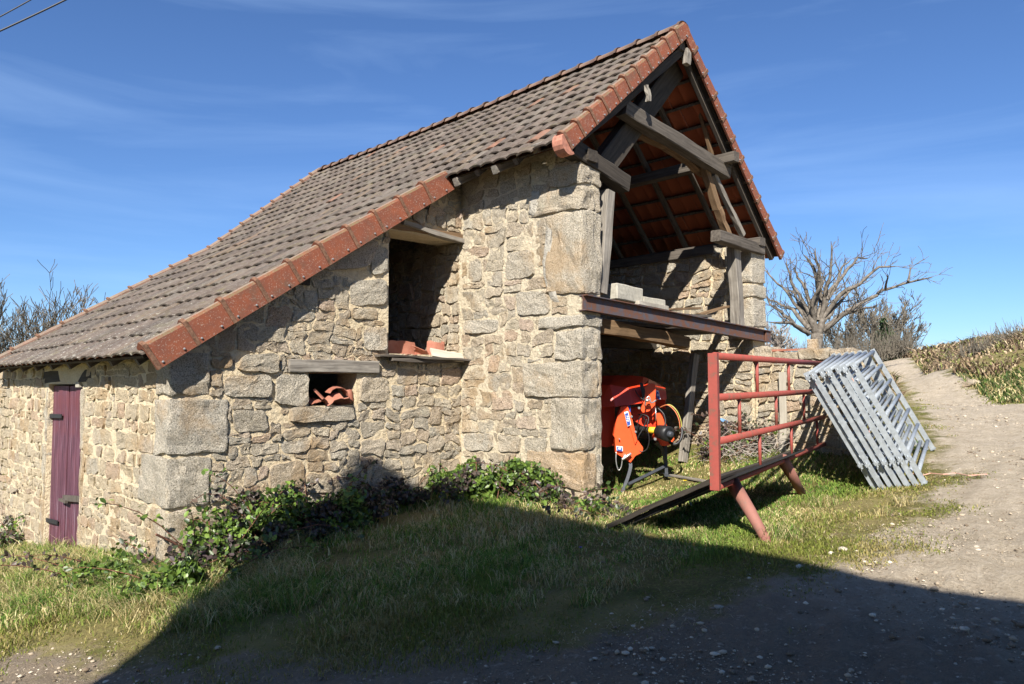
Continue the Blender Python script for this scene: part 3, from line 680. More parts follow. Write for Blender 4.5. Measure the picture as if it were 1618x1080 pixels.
def lay(a, b, y0, y1, rows, w, key, seed, sagf=None):
    s, n, L = slope_frame(a, b); g = L / rows; me = tile_mesh('roof_tile', w, g); rnd = random.Random(seed)
    across = Vector((0, 1, 0)); M0 = Matrix((across, s, across.cross(s))).transposed()
    if M0.col[2].z < 0: across = -across; M0 = Matrix((across, s, across.cross(s))).transposed()
    for r in range(rows):
        y = y0 + (w / 2 if r % 2 else 0)
        first = True
        while y - w / 2 < y1:
            p = Vector((a[0], y, a[1])) + s * (g * r + rnd.uniform(-.012, .012) - (.06 if rnd.random() < .012 else 0)) + n * rnd.uniform(-.004, .010)
            if sagf: p += n * sagf(y, r / rows)
            rot = M0 @ Matrix.Rotation(rnd.uniform(-.03, .03), 3, 'Z') @ Matrix.Rotation(rnd.uniform(-.012, .012), 3, 'X') @ Matrix.Rotation(rnd.uniform(-.012, .012), 3, 'Y')
            d = (p - Vector((0, 0, EYE))).length; vis = abs(n.dot((p - Vector((0, 0, EYE))).normalized())) if key else .0
            TILES.append((w * g * vis / d ** 2, me, p, rot)); y += w
    return s, n, L, g
YV = YQ - .16                                        # outer face of the gable verge
YV2 = YB - .22
YLE = 20.8
sag = lambda y, t: -.05 * math.sin(math.pi * min(1, max(0, (y - 6.3) / 11))) * (.3 + .7 * t)
sM, nM, LM, gM = lay((EX, EZ), (RX - .04, RZ - .05), YV + .17, YE + .1, 11, .26, True, 1, sag)
sL, nL, LL, gL = lay((LX, LZ), (EX, EZ), YV2 + .23, YE + .1, 10, .33, True, 2)
lay((FX, FZ), (RX + .04, RZ - .05), YV + .17, YE + .1, 11, .26, False, 3)
TILES.sort(key=lambda t_: -t_[0])
def place_tile(me, p, rot, parent):
    o = bpy.data.objects.new('roof_tile', me); COL.objects.link(o); o.parent = parent; o.location = p - base_of(parent)
    o.rotation_mode = 'QUATERNION'; o.rotation_quaternion = rot.to_quaternion(); return o
for w_, me, p, rot in TILES[:298]: place_tile(me, p, rot, roof)
V = []; F = []; MI = []; SM = []
for w_, me, p, rot in TILES[298:]:
    k = len(V); V += [rot @ v.co + p for v in me.vertices]
    for pl in me.polygons: F.append(tuple(i + k for i in pl.vertices)); MI.append(pl.material_index); SM.append(pl.use_smooth)
o = mesh('further_tiles', V, F, roof, ['weathered_tile', 'tile_underside'], False, MI); o.data.polygons.foreach_set('use_smooth', SM); prop(o, kind='stuff')

def verge(a, b, rows, yo, width, drop, mat, rivets, end=False, fat=0):
    """verge tiles: each an angle piece, a top flange over the last tile and a face hanging down, the foot of each lapping the one below"""
    s, n, L = slope_frame(a, b); g = L / rows
    for r in range(rows):
        p0 = Vector((a[0], yo, a[1])) + s * (g * r - .015); p1 = Vector((a[0], yo, a[1])) + s * (g * (r + 1) + .02)
        jit = random.uniform(-.006, .006)
        prof = lambda lift: [(width, -.012 + lift), (width, .022 + lift), (.06, .085 + lift + fat), (.02, .075 + lift + fat), (-.004 - lift * .3, .045 + lift), (-.012 - lift * .4, -drop), (.02, -drop), (.03, .02), (.06, .045)]
        V = []
        for k, (pt, lift) in enumerate(((p0, .042 + jit), (p0 + s * .050, .042 + jit), (p0 + s * .058, .018 + jit), (p1, 0))):
            for (dy, dn) in prof(lift): V.append(pt + Vector((0, dy, 0)) + n * dn)
        q = 9; F = [(k * q + i, (k + 1) * q + i, (k + 1) * q + (i + 1) % q, k * q + (i + 1) % q) for k in range(3) for i in range(q)] + [tuple(range(q)), tuple(range(3 * q, 4 * q))[::-1]]
        o = mesh('verge_tile', V, F, roof, [mat, 'verge_collar', 'ridge_terracotta'], False, [1 if i < 2 * q else (2 if i < 3 * q and i % q in (0, 1, 2) else 0) for i in range(len(F))])
        bm = bmesh.new(); bm.from_mesh(o.data); bmesh.ops.recalc_face_normals(bm, faces=bm.faces); bm.to_mesh(o.data); bm.free()
        if rivets:
            for fr_ in (.18, .72):
                c = p0 + s * (g * fr_) + n * (-drop * .78) + Vector((0, -.018, 0))
                MB().tube([c, c + Vector((0, -.012, 0)), c + Vector((0, -.016, 0))], [.015, .013, .005], 6).go('nail', 'zinc', o)
verge((LX + .02, LZ + .03), (EX + .02, EZ + .03), 10, YV2, .20, .23, 'verge_terracotta', True)
verge((EX + .02, EZ + .02), (RX, RZ + .02), 11, YV, .13, .15, 'verge_terracotta', True, fat=.0)
verge((FX, FZ + .02), (RX, RZ + .02), 11, YV, .13, .14, 'verge_terracotta', True, fat=.0)
verge((LX + .02, LZ + .03), (EX + .02, EZ + .03), 10, YE + .10, .06, .03, 'ridge_terracotta', False)
verge((EX + .02, EZ + .02), (RX, RZ + .02), 11, YE + .10, .06, .03, 'ridge_terracotta', False)
# rounded stop of the near verge
s, n, L = slope_frame((EX, EZ), (RX, RZ)); c = Vector((EX + .03, YV - .014, EZ + .02)) - n * .06
pts = [c + s * (-.14 * math.sin(a)) * 1.0 + n * (.155 * math.cos(a)) for a in [math.pi * k / 8 for k in range(9)]]
m = MB(); m.prism(pts, (0, .17, 0)); o = m.go('verge_stop', 'verge_end_clay', roof)
bm = bmesh.new(); bm.from_mesh(o.data); bmesh.ops.recalc_face_normals(bm, faces=bm.faces); bm.to_mesh(o.data); bm.free()
# ridge
nr = 27
for i in range(nr):
    y0 = YV + .02 + (YE + .2 - YV) * i / nr; y1 = YV + .02 + (YE + .2 - YV) * (i + 1) / nr + .03; ym = (y0 + y1) / 2
    V = []; hz = RZ - .03 + sag(ym, 1) * .9 + random.uniform(-.01, .012)
    for y, rad in ((y0, .135), (y0 + .05, .137), (y0 + .055, .118), (y1, .108)):
        for k in range(8):
            a = math.pi * (k / 7) ; V.append((RX + math.cos(a) * rad * 1.25, y, hz + math.sin(a) * rad))
    F = [(r * 8 + k, r * 8 + k + 1, (r + 1) * 8 + k + 1, (r + 1) * 8 + k) for r in range(3) for k in range(7)] + [tuple(range(8))]
    mesh('ridge_tile', V, F, roof, 'ridge_terracotta', True)
# timbers under the roof
s, n, L = slope_frame((FX, FZ), (RX, RZ)); s2, n2, L2 = slope_frame((EX, EZ), (RX, RZ)); s3, n3, L3 = slope_frame((LX, LZ), (EX, EZ))
y = YQ + .02; i = 0
while y < YE - .4:
    for (a, sv, nv, LLn) in (((FX, FZ), s, n, L), ((EX, EZ), s2, n2, L2)):
        p = Vector((a[0], y, a[1])) - nv * .085
        timber('rafter', p + sv * .02, p + sv * (LLn - .08), .075, .09, 'old_beam', roof, (0, 1, 0), 5, .006)
    y += .80; i += 1
for k in range(1, 11):
    for (a, sv, nv) in (((FX, FZ), s, n), ((EX, EZ), s2, n2)):
        p = Vector((a[0], 0, a[1])) + sv * (L if sv is s else L2) / 11 * k - nv * .018
        MB().box(p + Vector((0, 11.7, 0)), sv * .022, (0, 5.35, 0), nv * .014).go('lath', 'old_beam', roof)
m = MB(); m.box(Vector(((LX + EX) / 2, 13.05, (LZ + EZ) / 2)) - n3 * .05, s3 * (L3 / 2 - .04), (0, 4.1, 0), n3 * .015); m.go('roof_boarding', 'dark_wood', roof)
m = MB(); m.box(Vector((EX + .03, 0, EZ)) + s2 * .12 - n2 * .05 + Vector((0, 11.7, 0)), s2 * .07, (0, 5.3, 0), n2 * .012); m.go('eave_board', 'dark_wood', roof)
for px, py in ((720, 288), (782, 269), (845, 237)):
    e = onp(px, py, 0, EX + .03); e.z += .01
    timber('rafter_tail', e, e + s2 * .6 - n2 * .14, .10, .12, 'weathered_wood', roof, (0, 1, 0), 3, .008)
for k in range(9):
    y = 9.3 + k * .95; e = Vector((LX + .10, y, LZ - .06)); timber('rafter_tail', e, e + s3 * .7, .09, .10, 'old_beam', roof, (0, 1, 0), 2, .006)
timber('purlin', (4.9, YB - .05, roof_z(4.9) - .26), (4.9, YE, roof_z(4.9) - .26), .16, .16, 'dark_wood', roof, (1, 0, 0), 3)
timber('purlin', (6.9, YB - .02, roof_z(6.9) - .24), (6.9, YE, roof_z(6.9) - .24), .14, .14, 'dark_wood', roof, (1, 0, 0), 3)
# purlins of the far slope, ridge beam, wall plates
def on_slope(px, py, a, nv, off):
    d = ray(px, py); o_ = Vector((0, 0, EYE)); q = Vector((a[0], 0, a[1])) - nv * off; return o_ + d * ((q - o_).dot(nv) / d.dot(nv))
e = on_slope(1162, 249, (FX, FZ), n, .22); timber('purlin', (e.x, YQ - .22, e.z), (e.x, YE - .3, e.z), .17, .17, 'old_beam', roof, (1, 0, 0), 12, .02)
timber('ridge_beam', (RX, YQ - .10, RZ - .26), (RX, YE - .3, RZ - .26), .15, .18, 'old_beam', roof, (1, 0, 0), 8)
timber('wall_plate', (XRI + .2, YQ - .12, 4.17), (XRI + .2, YE - .3, 4.17), .2, .15, 'old_beam', roof, (1, 0, 0), 10, .012)
timber('wall_plate', (XRI - .02, YQ + .7, 4.10), (XRI - .02, YE - .3, 4.10), .14, .16, 'old_beam', roof, (1, 0, 0), 10, .012)
timber('wall_plate', (XQ + .15, YQ - .10, 4.72), (XQ + .15, YE - .3, 4.75), .2, .16, 'dark_wood', roof, (1, 0, 0), 10, .012)
# gable truss
def gt(name, pts, w, h, mat, yp, seg=6, rough=.012):
    q = [onp(px, py, 1, yp) for px, py in pts]
    for a, b in zip(q, q[1:]): timber(name, a, b, w, h, mat, barn, (0, 1, 0), seg, rough)
gt('principal_rafter', [(948, 268), (1068, 106)], .22, .36, 'dark_wood', 6.78)
gt('tie_beam_stub', [(900, 233), (988, 292)], .20, .24, 'dark_wood', 6.52)
gt('post', [(961, 303), (948, 464)], .16, .17, 'weathered_wood', 6.58)
gt('collar_beam', [(982, 170), (1147, 274)], .20, .23, 'old_beam', 6.56, 10, .02)
gt('curved_brace', [(1000, 203), (1050, 228), (1085, 250), (1113, 274)], .14, .15, 'brown_wood', 6.80, 4, .016)
gt('strut', [(1066, 118), (1118, 246)], .12, .14, 'old_beam', 6.95)
gt('strut', [(1085, 98), (1125, 245)], .06, .07, 'brown_wood', 6.70)
gt('strut', [(1112, 262), (1134, 330), (1150, 372)], .12, .12, 'brown_wood', 6.66, 4)
gt('strut', [(1128, 276), (1174, 372)], .08, .09, 'weathered_wood', 6.60)
gt('tie_beam_stub', [(1131, 372), (1202, 396)], .18, .19, 'old_beam', 6.46)
gt('post', [(1157, 383), (1167, 520)], .17, .20, 'weathered_wood', 6.60, 8, .016)
gt('barge_rafter', [(1091, 86), (1226, 402)], .07, .13, 'dark_wood', 6.44)
gt('barge_rafter', [(900, 232), (1080, 78)], .07, .13, 'dark_wood', 6.44)
gt('king_block', [(1087, 78), (1086, 102)], .08, .12, 'weathered_wood', 6.36, 3)
gt('hanging_splinter', [(1022, 134), (1025, 160)], .05, .05, 'weathered_wood', 6.30, 3, .02)
# steel beam
b0 = Vector((XQ - .02, YQ - .04, 2.70)); b1 = Vector((XR + .03, YQ - .04, 2.47))
dr = (b1 - b0).normalized(); upv = Vector((-dr.z, 0, dr.x)); mid = (b0 + b1) / 2; hl = (b1 - b0).length / 2
steel = MB().box(mid, dr * hl, (0, .006, 0), upv * .092).go('steel_beam', 'steel_beam', barn)
for sg in (-1, 1): MB().box(mid + upv * .099 * sg, dr * hl, (0, .065, 0), upv * .007).go('flange', 'steel_beam', steel)
MB().box(b1 + Vector((-.05, -.03, 0)), (.09, 0, 0), (0, .012, 0), (0, 0, .09)).go('end_plate', 'steel_beam', steel)
timber('loft_log', onp(940, 518, 1, 6.95), onp(1084, 540, 1, 6.95), .2, .2, 'brown_wood', barn, (0, 1, 0), 8, .03)
timber('loft_joist', (XQ + .4, 8.6, 2.40), (XRI, 8.6, 2.38), .2, .2, 'dark_wood', barn, (0, 1, 0), 4)
timber('loft_joist', (XQ + .4, 10.6, 2.40), (XRI, 10.6, 2.38), .2, .2, 'dark_wood', barn, (0, 1, 0), 4)
m = MB(); m.box(((XQ + .4 + 11.98) / 2, 11.75, 2.535), ((11.98 - XQ - .4) / 2, 0, 0), (0, 4.9, 0), (0, 0, .025)); m.go('loft_floor', 'dark_wood', barn)
timber('prop_post', onp(1098, 560, 1, 7.4), onp(1078, 730, 1, 7.4), .10, .17, 'weathered_wood', barn, (0, 1, 0), 6, .015)

# --- things on the loft edge
def slab(name, c, hx, hy, hz, rot, mat, label, cat, group=None, rough=.01):
    bm = bmesh.new(); bmesh.ops.create_cube(bm, size=2); bmesh.ops.scale(bm, vec=(hx, hy, hz), verts=bm.verts)
    bmesh.ops.bevel(bm, geom=bm.edges[:], offset=min(hx, hy, hz) * .12, segments=1, affect='EDGES'); bmesh.ops.subdivide_edges(bm, edges=[e for e in bm.edges if e.calc_length() > .12], cuts=2, use_grid_fill=True)
    for v in bm.verts: v.co += noise.noise_vector(v.co * 8 + Vector(c)) * rough
    me = bpy.data.meshes.new(name); bm.to_mesh(me); bm.free(); o = link(name, me, None, mat); o.location = c; o.rotation_euler = rot; return prop(o, label, cat, group)
def lb(px0, px1, py, y, h, d, rz, **k):
    a = onp(px0, py, 1, y); b = onp(px1, py, 1, y); return ((a.x + b.x) / 2, y + d, 2.79 + h), (b.x - a.x) / 2
for (x0, x1, y, h, dd, zb, rz, mt, lab, cat) in (
    (960, 1003, 6.72, .115, .20, 2.82, .04, 'concrete', 'large pale squared block standing at the left end of the loft edge', 'block'),
    (1004, 1036, 6.80, .065, .22, 2.80, -.05, 'concrete', 'lower pale block lying right of the large block on the loft edge', 'block'),
    (1000, 1050, 6.62, .03, .12, 2.77, .05, 'pale_wood', 'short thick pale board in front of the lower block on the steel beam', 'board')):
    a = onp(x0, 470, 1, y); b = onp(x1, 470, 1, y); slab('block' if cat == 'block' else 'board', ((a.x + b.x) / 2, y + dd * .2, zb + h), (b.x - a.x) / 2, dd, h, (0, .03, rz), mt, lab, cat)
for (x0, y0_, x1, y1_, y, w, h, mt, lab) in (
    (1046, 490, 1102, 487, 6.75, .16, .035, 'brown_wood', 'short brown board lying flat in the middle of the loft edge'),
    (1090, 502, 1150, 484, 6.80, .14, .035, 'brown_wood', 'thin brown board with its right end raised near the right post'),
    (1060, 497, 1118, 500, 6.62, .16, .04, 'old_beam', 'grey splintered board lying along the steel beam below the brown boards'),
    (1108, 500, 1130, 508, 6.70, .12, .03, 'pale_wood', 'small pale board scrap by the foot of the right post')):
    o = timber('board', onp(x0, y0_, 1, y), onp(x1, y1_, 1, y), w, h, mt, None, (0, 1, 0), 4, .008); prop(o, lab, 'board', 'loose boards on the loft edge')

# --- broken tiles in the two openings
def shard(c, w, l, cur, rot, label):
    V = []; n = 6
    for t_ in (0, .012):
        for j in (0, 1):
            for i in range(n + 1):
                a = (i / n - .5) * cur; rad = w / max(cur, .2); jj = random.uniform(-.015, .015)
                V.append((math.sin(a) * rad, (j - .5) * l + jj * (1 if i % 2 else -1), math.cos(a) * (rad + t_) - rad))
    k = n + 1; F = []
    for i in range(n): F += [(i, k + i, k + i + 1, i + 1), (2 * k + i, 2 * k + i + 1, 3 * k + i + 1, 3 * k + i), (i, i + 1, 2 * k + i + 1, 2 * k + i), (k + i, 3 * k + i, 3 * k + i + 1, k + i + 1)]
    F += [(0, 2 * k, 3 * k, k), (n, k + n, 3 * k + n, 2 * k + n)]
    me = bpy.data.meshes.new('broken_tile'); me.from_pydata(V, [], F); o = link('broken_tile', me, None, 'broken_terracotta'); o.location = c; o.rotation_euler = rot
    return prop(o, label, 'broken tile', 'broken terracotta tiles in the wall openings')
shard((5.48, YB + .02, 1.575), .36, .16, 2.4, (.1, .15, -.1), 'curved whole-looking tile on top of the heap in the small opening')
shard((5.24, YB + .03, 1.45), .24, .22, 1.0, (.7, .5, .6), 'upright orange shard at the left of the heap in the small opening')
shard((5.38, YB + .0, 1.43), .25, .18, .8, (.5, -.5, -.4), 'shard leaning under the curved tile in the small opening')
shard((5.55, YB + .02, 1.40), .26, .2, .8, (-.2, .3, .9), 'shard at the right foot of the heap in the small opening')
shard((5.70, YB + .05, 1.47), .12, .15, 2.0, (1.4, 0, .2), 'small rounded piece at the right edge of the small opening')
shard((5.15, YB + .10, 1.40), .22, .2, .6, (.2, -.2, .2), 'flat shard at the left back of the small opening')
shard((6.80, YB + .35, 2.14), .55, .3, .3, (1.2, 0, .05), 'dark red tile standing at the back of the tall opening')
shard((7.02, YB + .18, 2.12), .18, .3, 1.6, (.5, .9, .5), 'ribbed pale red shard in the middle of the tall opening')
shard((7.28, YB + .15, 2.15), .30, .26, .8, (1.2, .2, -.3), 'broad pale red tile leaning at the right of the tall opening')
shard((7.42, YB + .16, 2.13), .08, .3, 1.5, (1.5, .2, .1), 'narrow upright red piece beside the right wall of the tall opening')
shard((6.72, YB + .08, 2.06), .30, .16, .4, (.1, 0, .1), 'flat red shard lying on the front of the tall sill')
o = timber('board', (7.05, YB - .02, 2.10), (7.62, YB - .10, 2.02), .16, .03, 'pale_wood', None, (0, .6, .8), 4, .006); prop(o, 'pale scrap board leaning on the right of the tall opening sill', 'board')
o = timber('board', (7.30, YB + .03, 2.04), (7.78, YB - .02, 2.03), .08, .05, 'dark_wood', None, (0, 1, 0), 3, .006); prop(o, 'dark short lath poking out at the right end of the tall opening sill', 'board')

# ================================================================ garden wall to the right of the barn
gwall = thing('garden_wall', (12.5, 5.8, .5), 'low mossy granite rubble wall running from the barn corner behind the red gate', 'wall')
GY0, GY1, GT = 4.75, YQ - .02, 2.19
cw = core('wall_core', [[(XRI + .02, GY0, -.3), (XRI + .02, GY1, -.3), (XRI + .02, GY1, GT - .03), (XRI + .02, GY0, GT - .05)]], (.45, 0, 0), 'lime_mortar', gwall)
sv_ = STONES; STONES = []
GB = 0
field((Vector((XRI + .02, 0, 0)), Vector((0, 1, 0)), Vector((-1, 0, 0))), (GY0, .1, GY1, GT - .16), .36, .21, [], [], cw, 'rubble_granite', .035, .045, .06, 'split', 31, .01, .016)
for k, (y0, y1, z1) in enumerate(((4.76, 5.1, 2.17), (5.12, 5.62, 2.20), (5.65, 6.1, 2.16), (6.12, 6.45, 2.26))): quoin('q', (XRI - .05, y0, 2.02), (XRI + .5, y1, z1), cw, 50 + k, 'rubble_granite', rough=.03)
for w_, V, F, mat, wall in STONES: mesh('stone', V, F, wall, mat, False)
MB().box((XRI + .2, 5.85, 2.205), (.2, 0, .01), (0, .30, 0), (0, 0, .018)).go('coping_tile', 'broken_terracotta', gwall)
slab('stone_block', (XRI + .35, 5.55, 2.27), .08, .08, .10, (0, 0, .3), 'quoin_granite', 'small grey upright stone set on top of the low garden wall', 'stone', rough=.03)

# ================================================================ red gate on its tilted black deck
G0 = Vector((6.52, 3.84, 0)); gd = Vector((.972, .235, 0)).normalized(); gn = Vector((gd.y, -gd.x, 0))
def gp(t_, z, off=0): return G0 + gd * t_ + UP * z + gn * off
zT0 = ond(1126, 558, 7.3).z; zB0 = ond(1130, 775, 7.3).z
def gz_at(px, py):
    d = ray(px, py); t_ = (G0 - Vector((0, 0, 0))).dot(gn) / d.dot(gn); q = d * t_; q.z += EYE; return (q - G0).dot(gd), q.z
ramp = thing('stock_ramp', (6.6, 4.9, gh(6.6, 4.9)), 'tipped stock ramp with black deck, rusty red tubular side gate and two splayed red legs', 'ramp')
bars = []
for a, b in (((1133, 563), (1272, 573)), ((1137, 628), (1287, 619)), ((1137, 697), (1312, 657)), ((1137, 768), (1327, 692))):
    t0, z0 = gz_at(*a); t1, z1 = gz_at(*b); te = 7.2; ze = z0 + (z1 - z0) * (te - t0) / (t1 - t0); bars.append((t0, z0, te, ze))
gate = MB().box(gp(.02, (zT0 + zB0) / 2), gd * .032, gn * .045, (0, 0, (zT0 - zB0) / 2)).go('side_gate', 'red_gate_paint', ramp)
MB().box(gp(.085, 1.12), gd * .03, gn * .03, (0, 0, .24)).go('gate_stile', 'red_gate_paint', gate)
for t0, z0, te, ze in bars: MB().tube([gp(.05, z0), gp(te, ze)], .037, 12).go('rail', 'red_gate_paint', gate, True)
def zb(i, t_): t0, z0, te, ze = bars[i]; return z0 + (ze - z0) * (t_ - t0) / (te - t0)
for lvl, pxs in ((0, (1197, 1247, 1290)), (1, (1168, 1226, 1270, 1302)), (2, (1199, 1249, 1290, 1316))):
    for px in pxs:
        tt, _ = gz_at(px, 640); MB().tube([gp(tt, zb(lvl, tt)), gp(tt, zb(lvl + 1, tt))], .020, 8).go('bar', 'red_gate_paint', gate, True)
MB().box(gp(7.2, 1.2), gd * .032, gn * .045, (0, 0, .75)).go('gate_stile', 'red_gate_paint', gate)
# deck: from the gate's foot sloping down away to the grass
dz0, dz1 = zb(3, .05) + .06, zb(3, 6.2) + .06
A0 = gp(.12, dz0, -.03); A1 = gp(3.6, zb(3, 3.6) + .05, -.03); B0 = Vector((6.72, 5.28, gh(6.72, 5.28) + .02)); B1 = gp(3.6, zb(3, 3.6) - .10, -.42)
nn = (A1 - A0).cross(B0 - A0).normalized()
if nn.z < 0: nn.negate()
NP = 6; deck = MB().box((A0 + A1 + B0 + B1) / 4 - nn * .05, (A1 - A0) * .49, (B0 - A0) * .47, nn * .012).go('deck', 'black_sheet', ramp)
for i in range(NP):
    t0, t1 = i / NP + .006, (i + 1) / NP - .006
    P = [A0.lerp(B0, t0), A1.lerp(B1, t0), A1.lerp(B1, t1), A0.lerp(B0, t1)]
    MB().prism(P, nn * -.035).go('deck_board', 'dark_wood', deck)
timber('edge_board', B0 + Vector((-.02, .02, .02)), A0 + Vector((-.05, 0, -.0)), .05, .05, 'dark_wood', ramp, tuple(gd), 8, .008)
timber('edge_board', A0 + UP * .01, A1 + UP * .01, .05, .03, 'dark_wood', ramp, tuple(gn), 8, .008)
f1 = gz(1214, 856); f2 = gz(1269, 781)
t1_, _ = gz_at(1157, 762); t2_, _ = gz_at(1236, 722)
MB().tube([gp(t1_, zb(3, t1_) - .02, .0), f1.lerp(gp(t1_, zb(3, t1_) - .02), .5), f1 - Vector((0, 0, .03))], [.075, .062, .045], 12).go('leg', 'rusty_leg', ramp, True)
MB().tube([gp(t2_, zb(3, t2_) + .02, .0), f2.lerp(gp(t2_, zb(3, t2_)), .5), f2 - Vector((0, 0, .03))], [.080, .066, .05], 12).go('leg', 'rusty_leg', ramp, True)

# ================================================================ galvanised hurdles leaning on the gate
def make_hurdle():
    root = thing('cattle_hurdle', (0, 0, 0), 'x', 'hurdle', 'galvanised hurdles leaning on the red gate')
    H, Lh = 1.74, 2.3                               # local: x along the bars, z up the panel, y thickness
    for x in (0, Lh):
        m = MB(); m.box((x, 0, H / 2), (.010, 0, 0), (0, .034, 0), (0, 0, H / 2)); m.go('upright', 'galvanised', root, org=(0, 0, 0))
        m = MB(); m.box((x + .01, 0, -.008), (.055, 0, 0), (0, .035, 0), (0, 0, .008)); m.go('foot_plate', 'galvanised', root, org=(0, 0, 0))
    for z in (.14, .42, .68, .94, 1.20, 1.46, 1.70):
        MB().tube([(0.02, .0, z), (Lh - .02, .0, z)], .027, 8).go('bar', 'galvanised', root, True, org=(0, 0, 0))
    for z in (.35, 1.66):
        m = MB(); m.box((-.045, 0, z), (.04, 0, 0), (0, .022, 0), (0, 0, .022)); m.tube([(-.07, 0, z - .05), (-.07, 0, z + .05)], .013, 6); m.tube([(-.045, -.04, z), (-.045, .04, z)], .012, 6); m.go('hook', 'galvanised', root, org=(0, 0, 0))
    return root
def copy_tree(o, parent=None):
    c = o.copy(); COL.objects.link(c); c.parent = parent
    for ch in o.children: copy_tree(ch, c)
    return c
hl = ['innermost galvanised hurdle of the leaning stack, touching the red gate', 'second galvanised hurdle of the leaning stack counted from the red gate', 'third galvanised hurdle of the leaning stack counted from the red gate',
      'middle galvanised hurdle of the leaning stack with three on either side', 'third galvanised hurdle from the outer, track side of the leaning stack', 'second galvanised hurdle from the outer, track side of the stack',
      'outermost galvanised hurdle of the leaning stack, facing the track']
hp = make_hurdle(); bpy.context.view_layer.update()
CF0 = Vector((10.40, 3.76, 0)); CF1 = Vector((10.52, 3.20, 0))
for i in range(7):
    t_ = i / 6; r_ = hp if i == 0 else copy_tree(hp); r_['label'] = hl[i]
    f = CF0.lerp(CF1, t_) + gd * random.uniform(-.05, .05) ; f.z = gh(f.x, f.y) + .02
    far = f + gd * 2.3; far.z = gh(far.x, far.y) + .03
    top = f - gn * (.80 - .05 * t_ + random.uniform(-.025, .025)) + gd * random.uniform(-.03, .03); top.z = f.z + 1.60 - .02 * i
    ex = (far - f).normalized(); ez = (top - f); ez = (ez - ex * ez.dot(ex)).normalized(); ey = ez.cross(ex)
    Mx = Matrix((ex, ey, ez)).transposed(); r_.location = f; r_.rotation_mode = 'QUATERNION'; r_.rotation_quaternion = Mx.to_quaternion()
tw = [ond(x, y, 9.9) for x, y in ((1346, 598), (1356, 615), (1363, 640), (1371, 662), (1374, 690), (1385, 712), (1391, 725))]
prop(MB().tube(tw, .006, 5).go('twine', 'pink_twine'), 'pink plastic twine trailing down the galvanised hurdles', 'twine')
tw2 = [gz(x, y) + Vector((0, 0, .03)) for x, y in ((1440, 752), (1455, 756), (1470, 752), (1490, 754), (1510, 752), (1530, 756), (1560, 754))]
prop(MB().tube(tw2, .006, 5).go('twine', 'pink_twine'), 'loose twine lying on the ground to the right of the hurdles', 'twine')
wp = timber('plank', onp(1237, 716, 0, XRI - .12), onp(1236, 588, 0, XRI - .12), .12, .035, 'pale_wood', None, (0, 1, 0), 6, .008)
prop(wp, 'whitish plank standing upright against the low garden wall behind the red gate', 'plank')
q0, q1 = gz(1046, 751), gz(1112, 764); o = timber('plank', q0 + UP * .03, q1 + UP * .04, .09, .03, 'weathered_wood', None, (0, 1, 0), 4, .005); prop(o, 'narrow grey plank lying in the grass in front of the orange mower', 'plank')
q0, q1 = gz(1262, 728), gz(1276, 716)

# ================================================================ orange mower parked in the opening
MD = 12.2
mower = thing('hay_mower', tuple(gz(1010, 765)), 'orange folded hay mower on a dark steel stand inside the open bay', 'mower')
def mpt(px, py, dd=0): return ond(px, py, MD + dd)
def c6(x, y): return (930 + x * .2222, 560 + y * .2222)
def plate(name, pts, d0, th, mat, parent=mower, bev=0):
    P = [ond(*c6(*p), MD + d0) for p in pts]; m = MB(); m.prism(P, FWD * th); o = m.go(name, mat, parent)
    bm = bmesh.new(); bm.from_mesh(o.data); bmesh.ops.recalc_face_normals(bm, faces=bm.faces)
    if bev: bmesh.ops.bevel(bm, geom=bm.edges[:], offset=bev, segments=2, affect='EDGES')
    bm.to_mesh(o.data); bm.free(); return o
def tub(name, pts, r, mat, parent=mower, n=8, smooth=True):
    P = [ond(*c6(p[0], p[1]), MD + (p[2] if len(p) > 2 else 0)) for p in pts]
    if len(P) > 2:                                   # smooth curve
        Q = []
        for i in range(len(P) - 1):
            a, b, c_, d_ = P[max(i - 1, 0)], P[i], P[i + 1], P[min(i + 2, len(P) - 1)]
            for k in range(5):
                t_ = k / 5; Q.append(.5 * ((2 * b) + (c_ - a) * t_ + (2 * a - 5 * b + 4 * c_ - d_) * t_ * t_ + (3 * b - a - 3 * c_ + d_) * t_ ** 3))
        P = Q + [P[-1]]
    return MB().tube(P, r, n).go(name, mat, parent, smooth)
# hood: faceted canopy, front lip, crown and back
lip = [(-40, 372, 0), (60, 372, -.05), (190, 370, -.12), (300, 356, -.10), (385, 345, 0), (400, 300, .12), (480, 322, .25), (555, 318, .45)]
mid_ = [(-40, 230, .15), (60, 220, .10), (150, 215, .02), (290, 240, .02), (380, 235, .15), (420, 215, .25), (480, 240, .40), (550, 262, .55)]
crown = [(-40, 165, .5), (80, 152, .5), (190, 148, .45), (310, 150, .45), (390, 158, .50), (430, 175, .55), (490, 205, .65), (546, 240, .72)]
back = [(-40, 200, 1.1), (80, 190, 1.1), (190, 186, 1.1), (310, 188, 1.1), (390, 196, 1.05), (430, 205, 1.0), (490, 225, .95), (546, 250, .9)]
V = []
for row in (lip, mid_, crown, back): V += [ond(*c6(x, y), MD + d) for x, y, d in row]
V += [v - UP * .35 for v in V[24:32]]
F = [(r * 8 + i, r * 8 + i + 1, (r + 1) * 8 + i + 1, (r + 1) * 8 + i) for r in range(4) for i in range(7)]
o = mesh('hood', V, F, mower, 'mower_shaded_red', False); sm = o.modifiers.new('solid', 'SOLIDIFY'); sm.thickness = .02
bm = bmesh.new(); bm.from_mesh(o.data); bmesh.ops.recalc_face_normals(bm, faces=bm.faces); bm.to_mesh(o.data); bm.free()
plate('side_shield', [(-40, 376), (185, 372), (190, 640), (130, 660), (-40, 640)], .25, .02, 'mower_shaded_red')
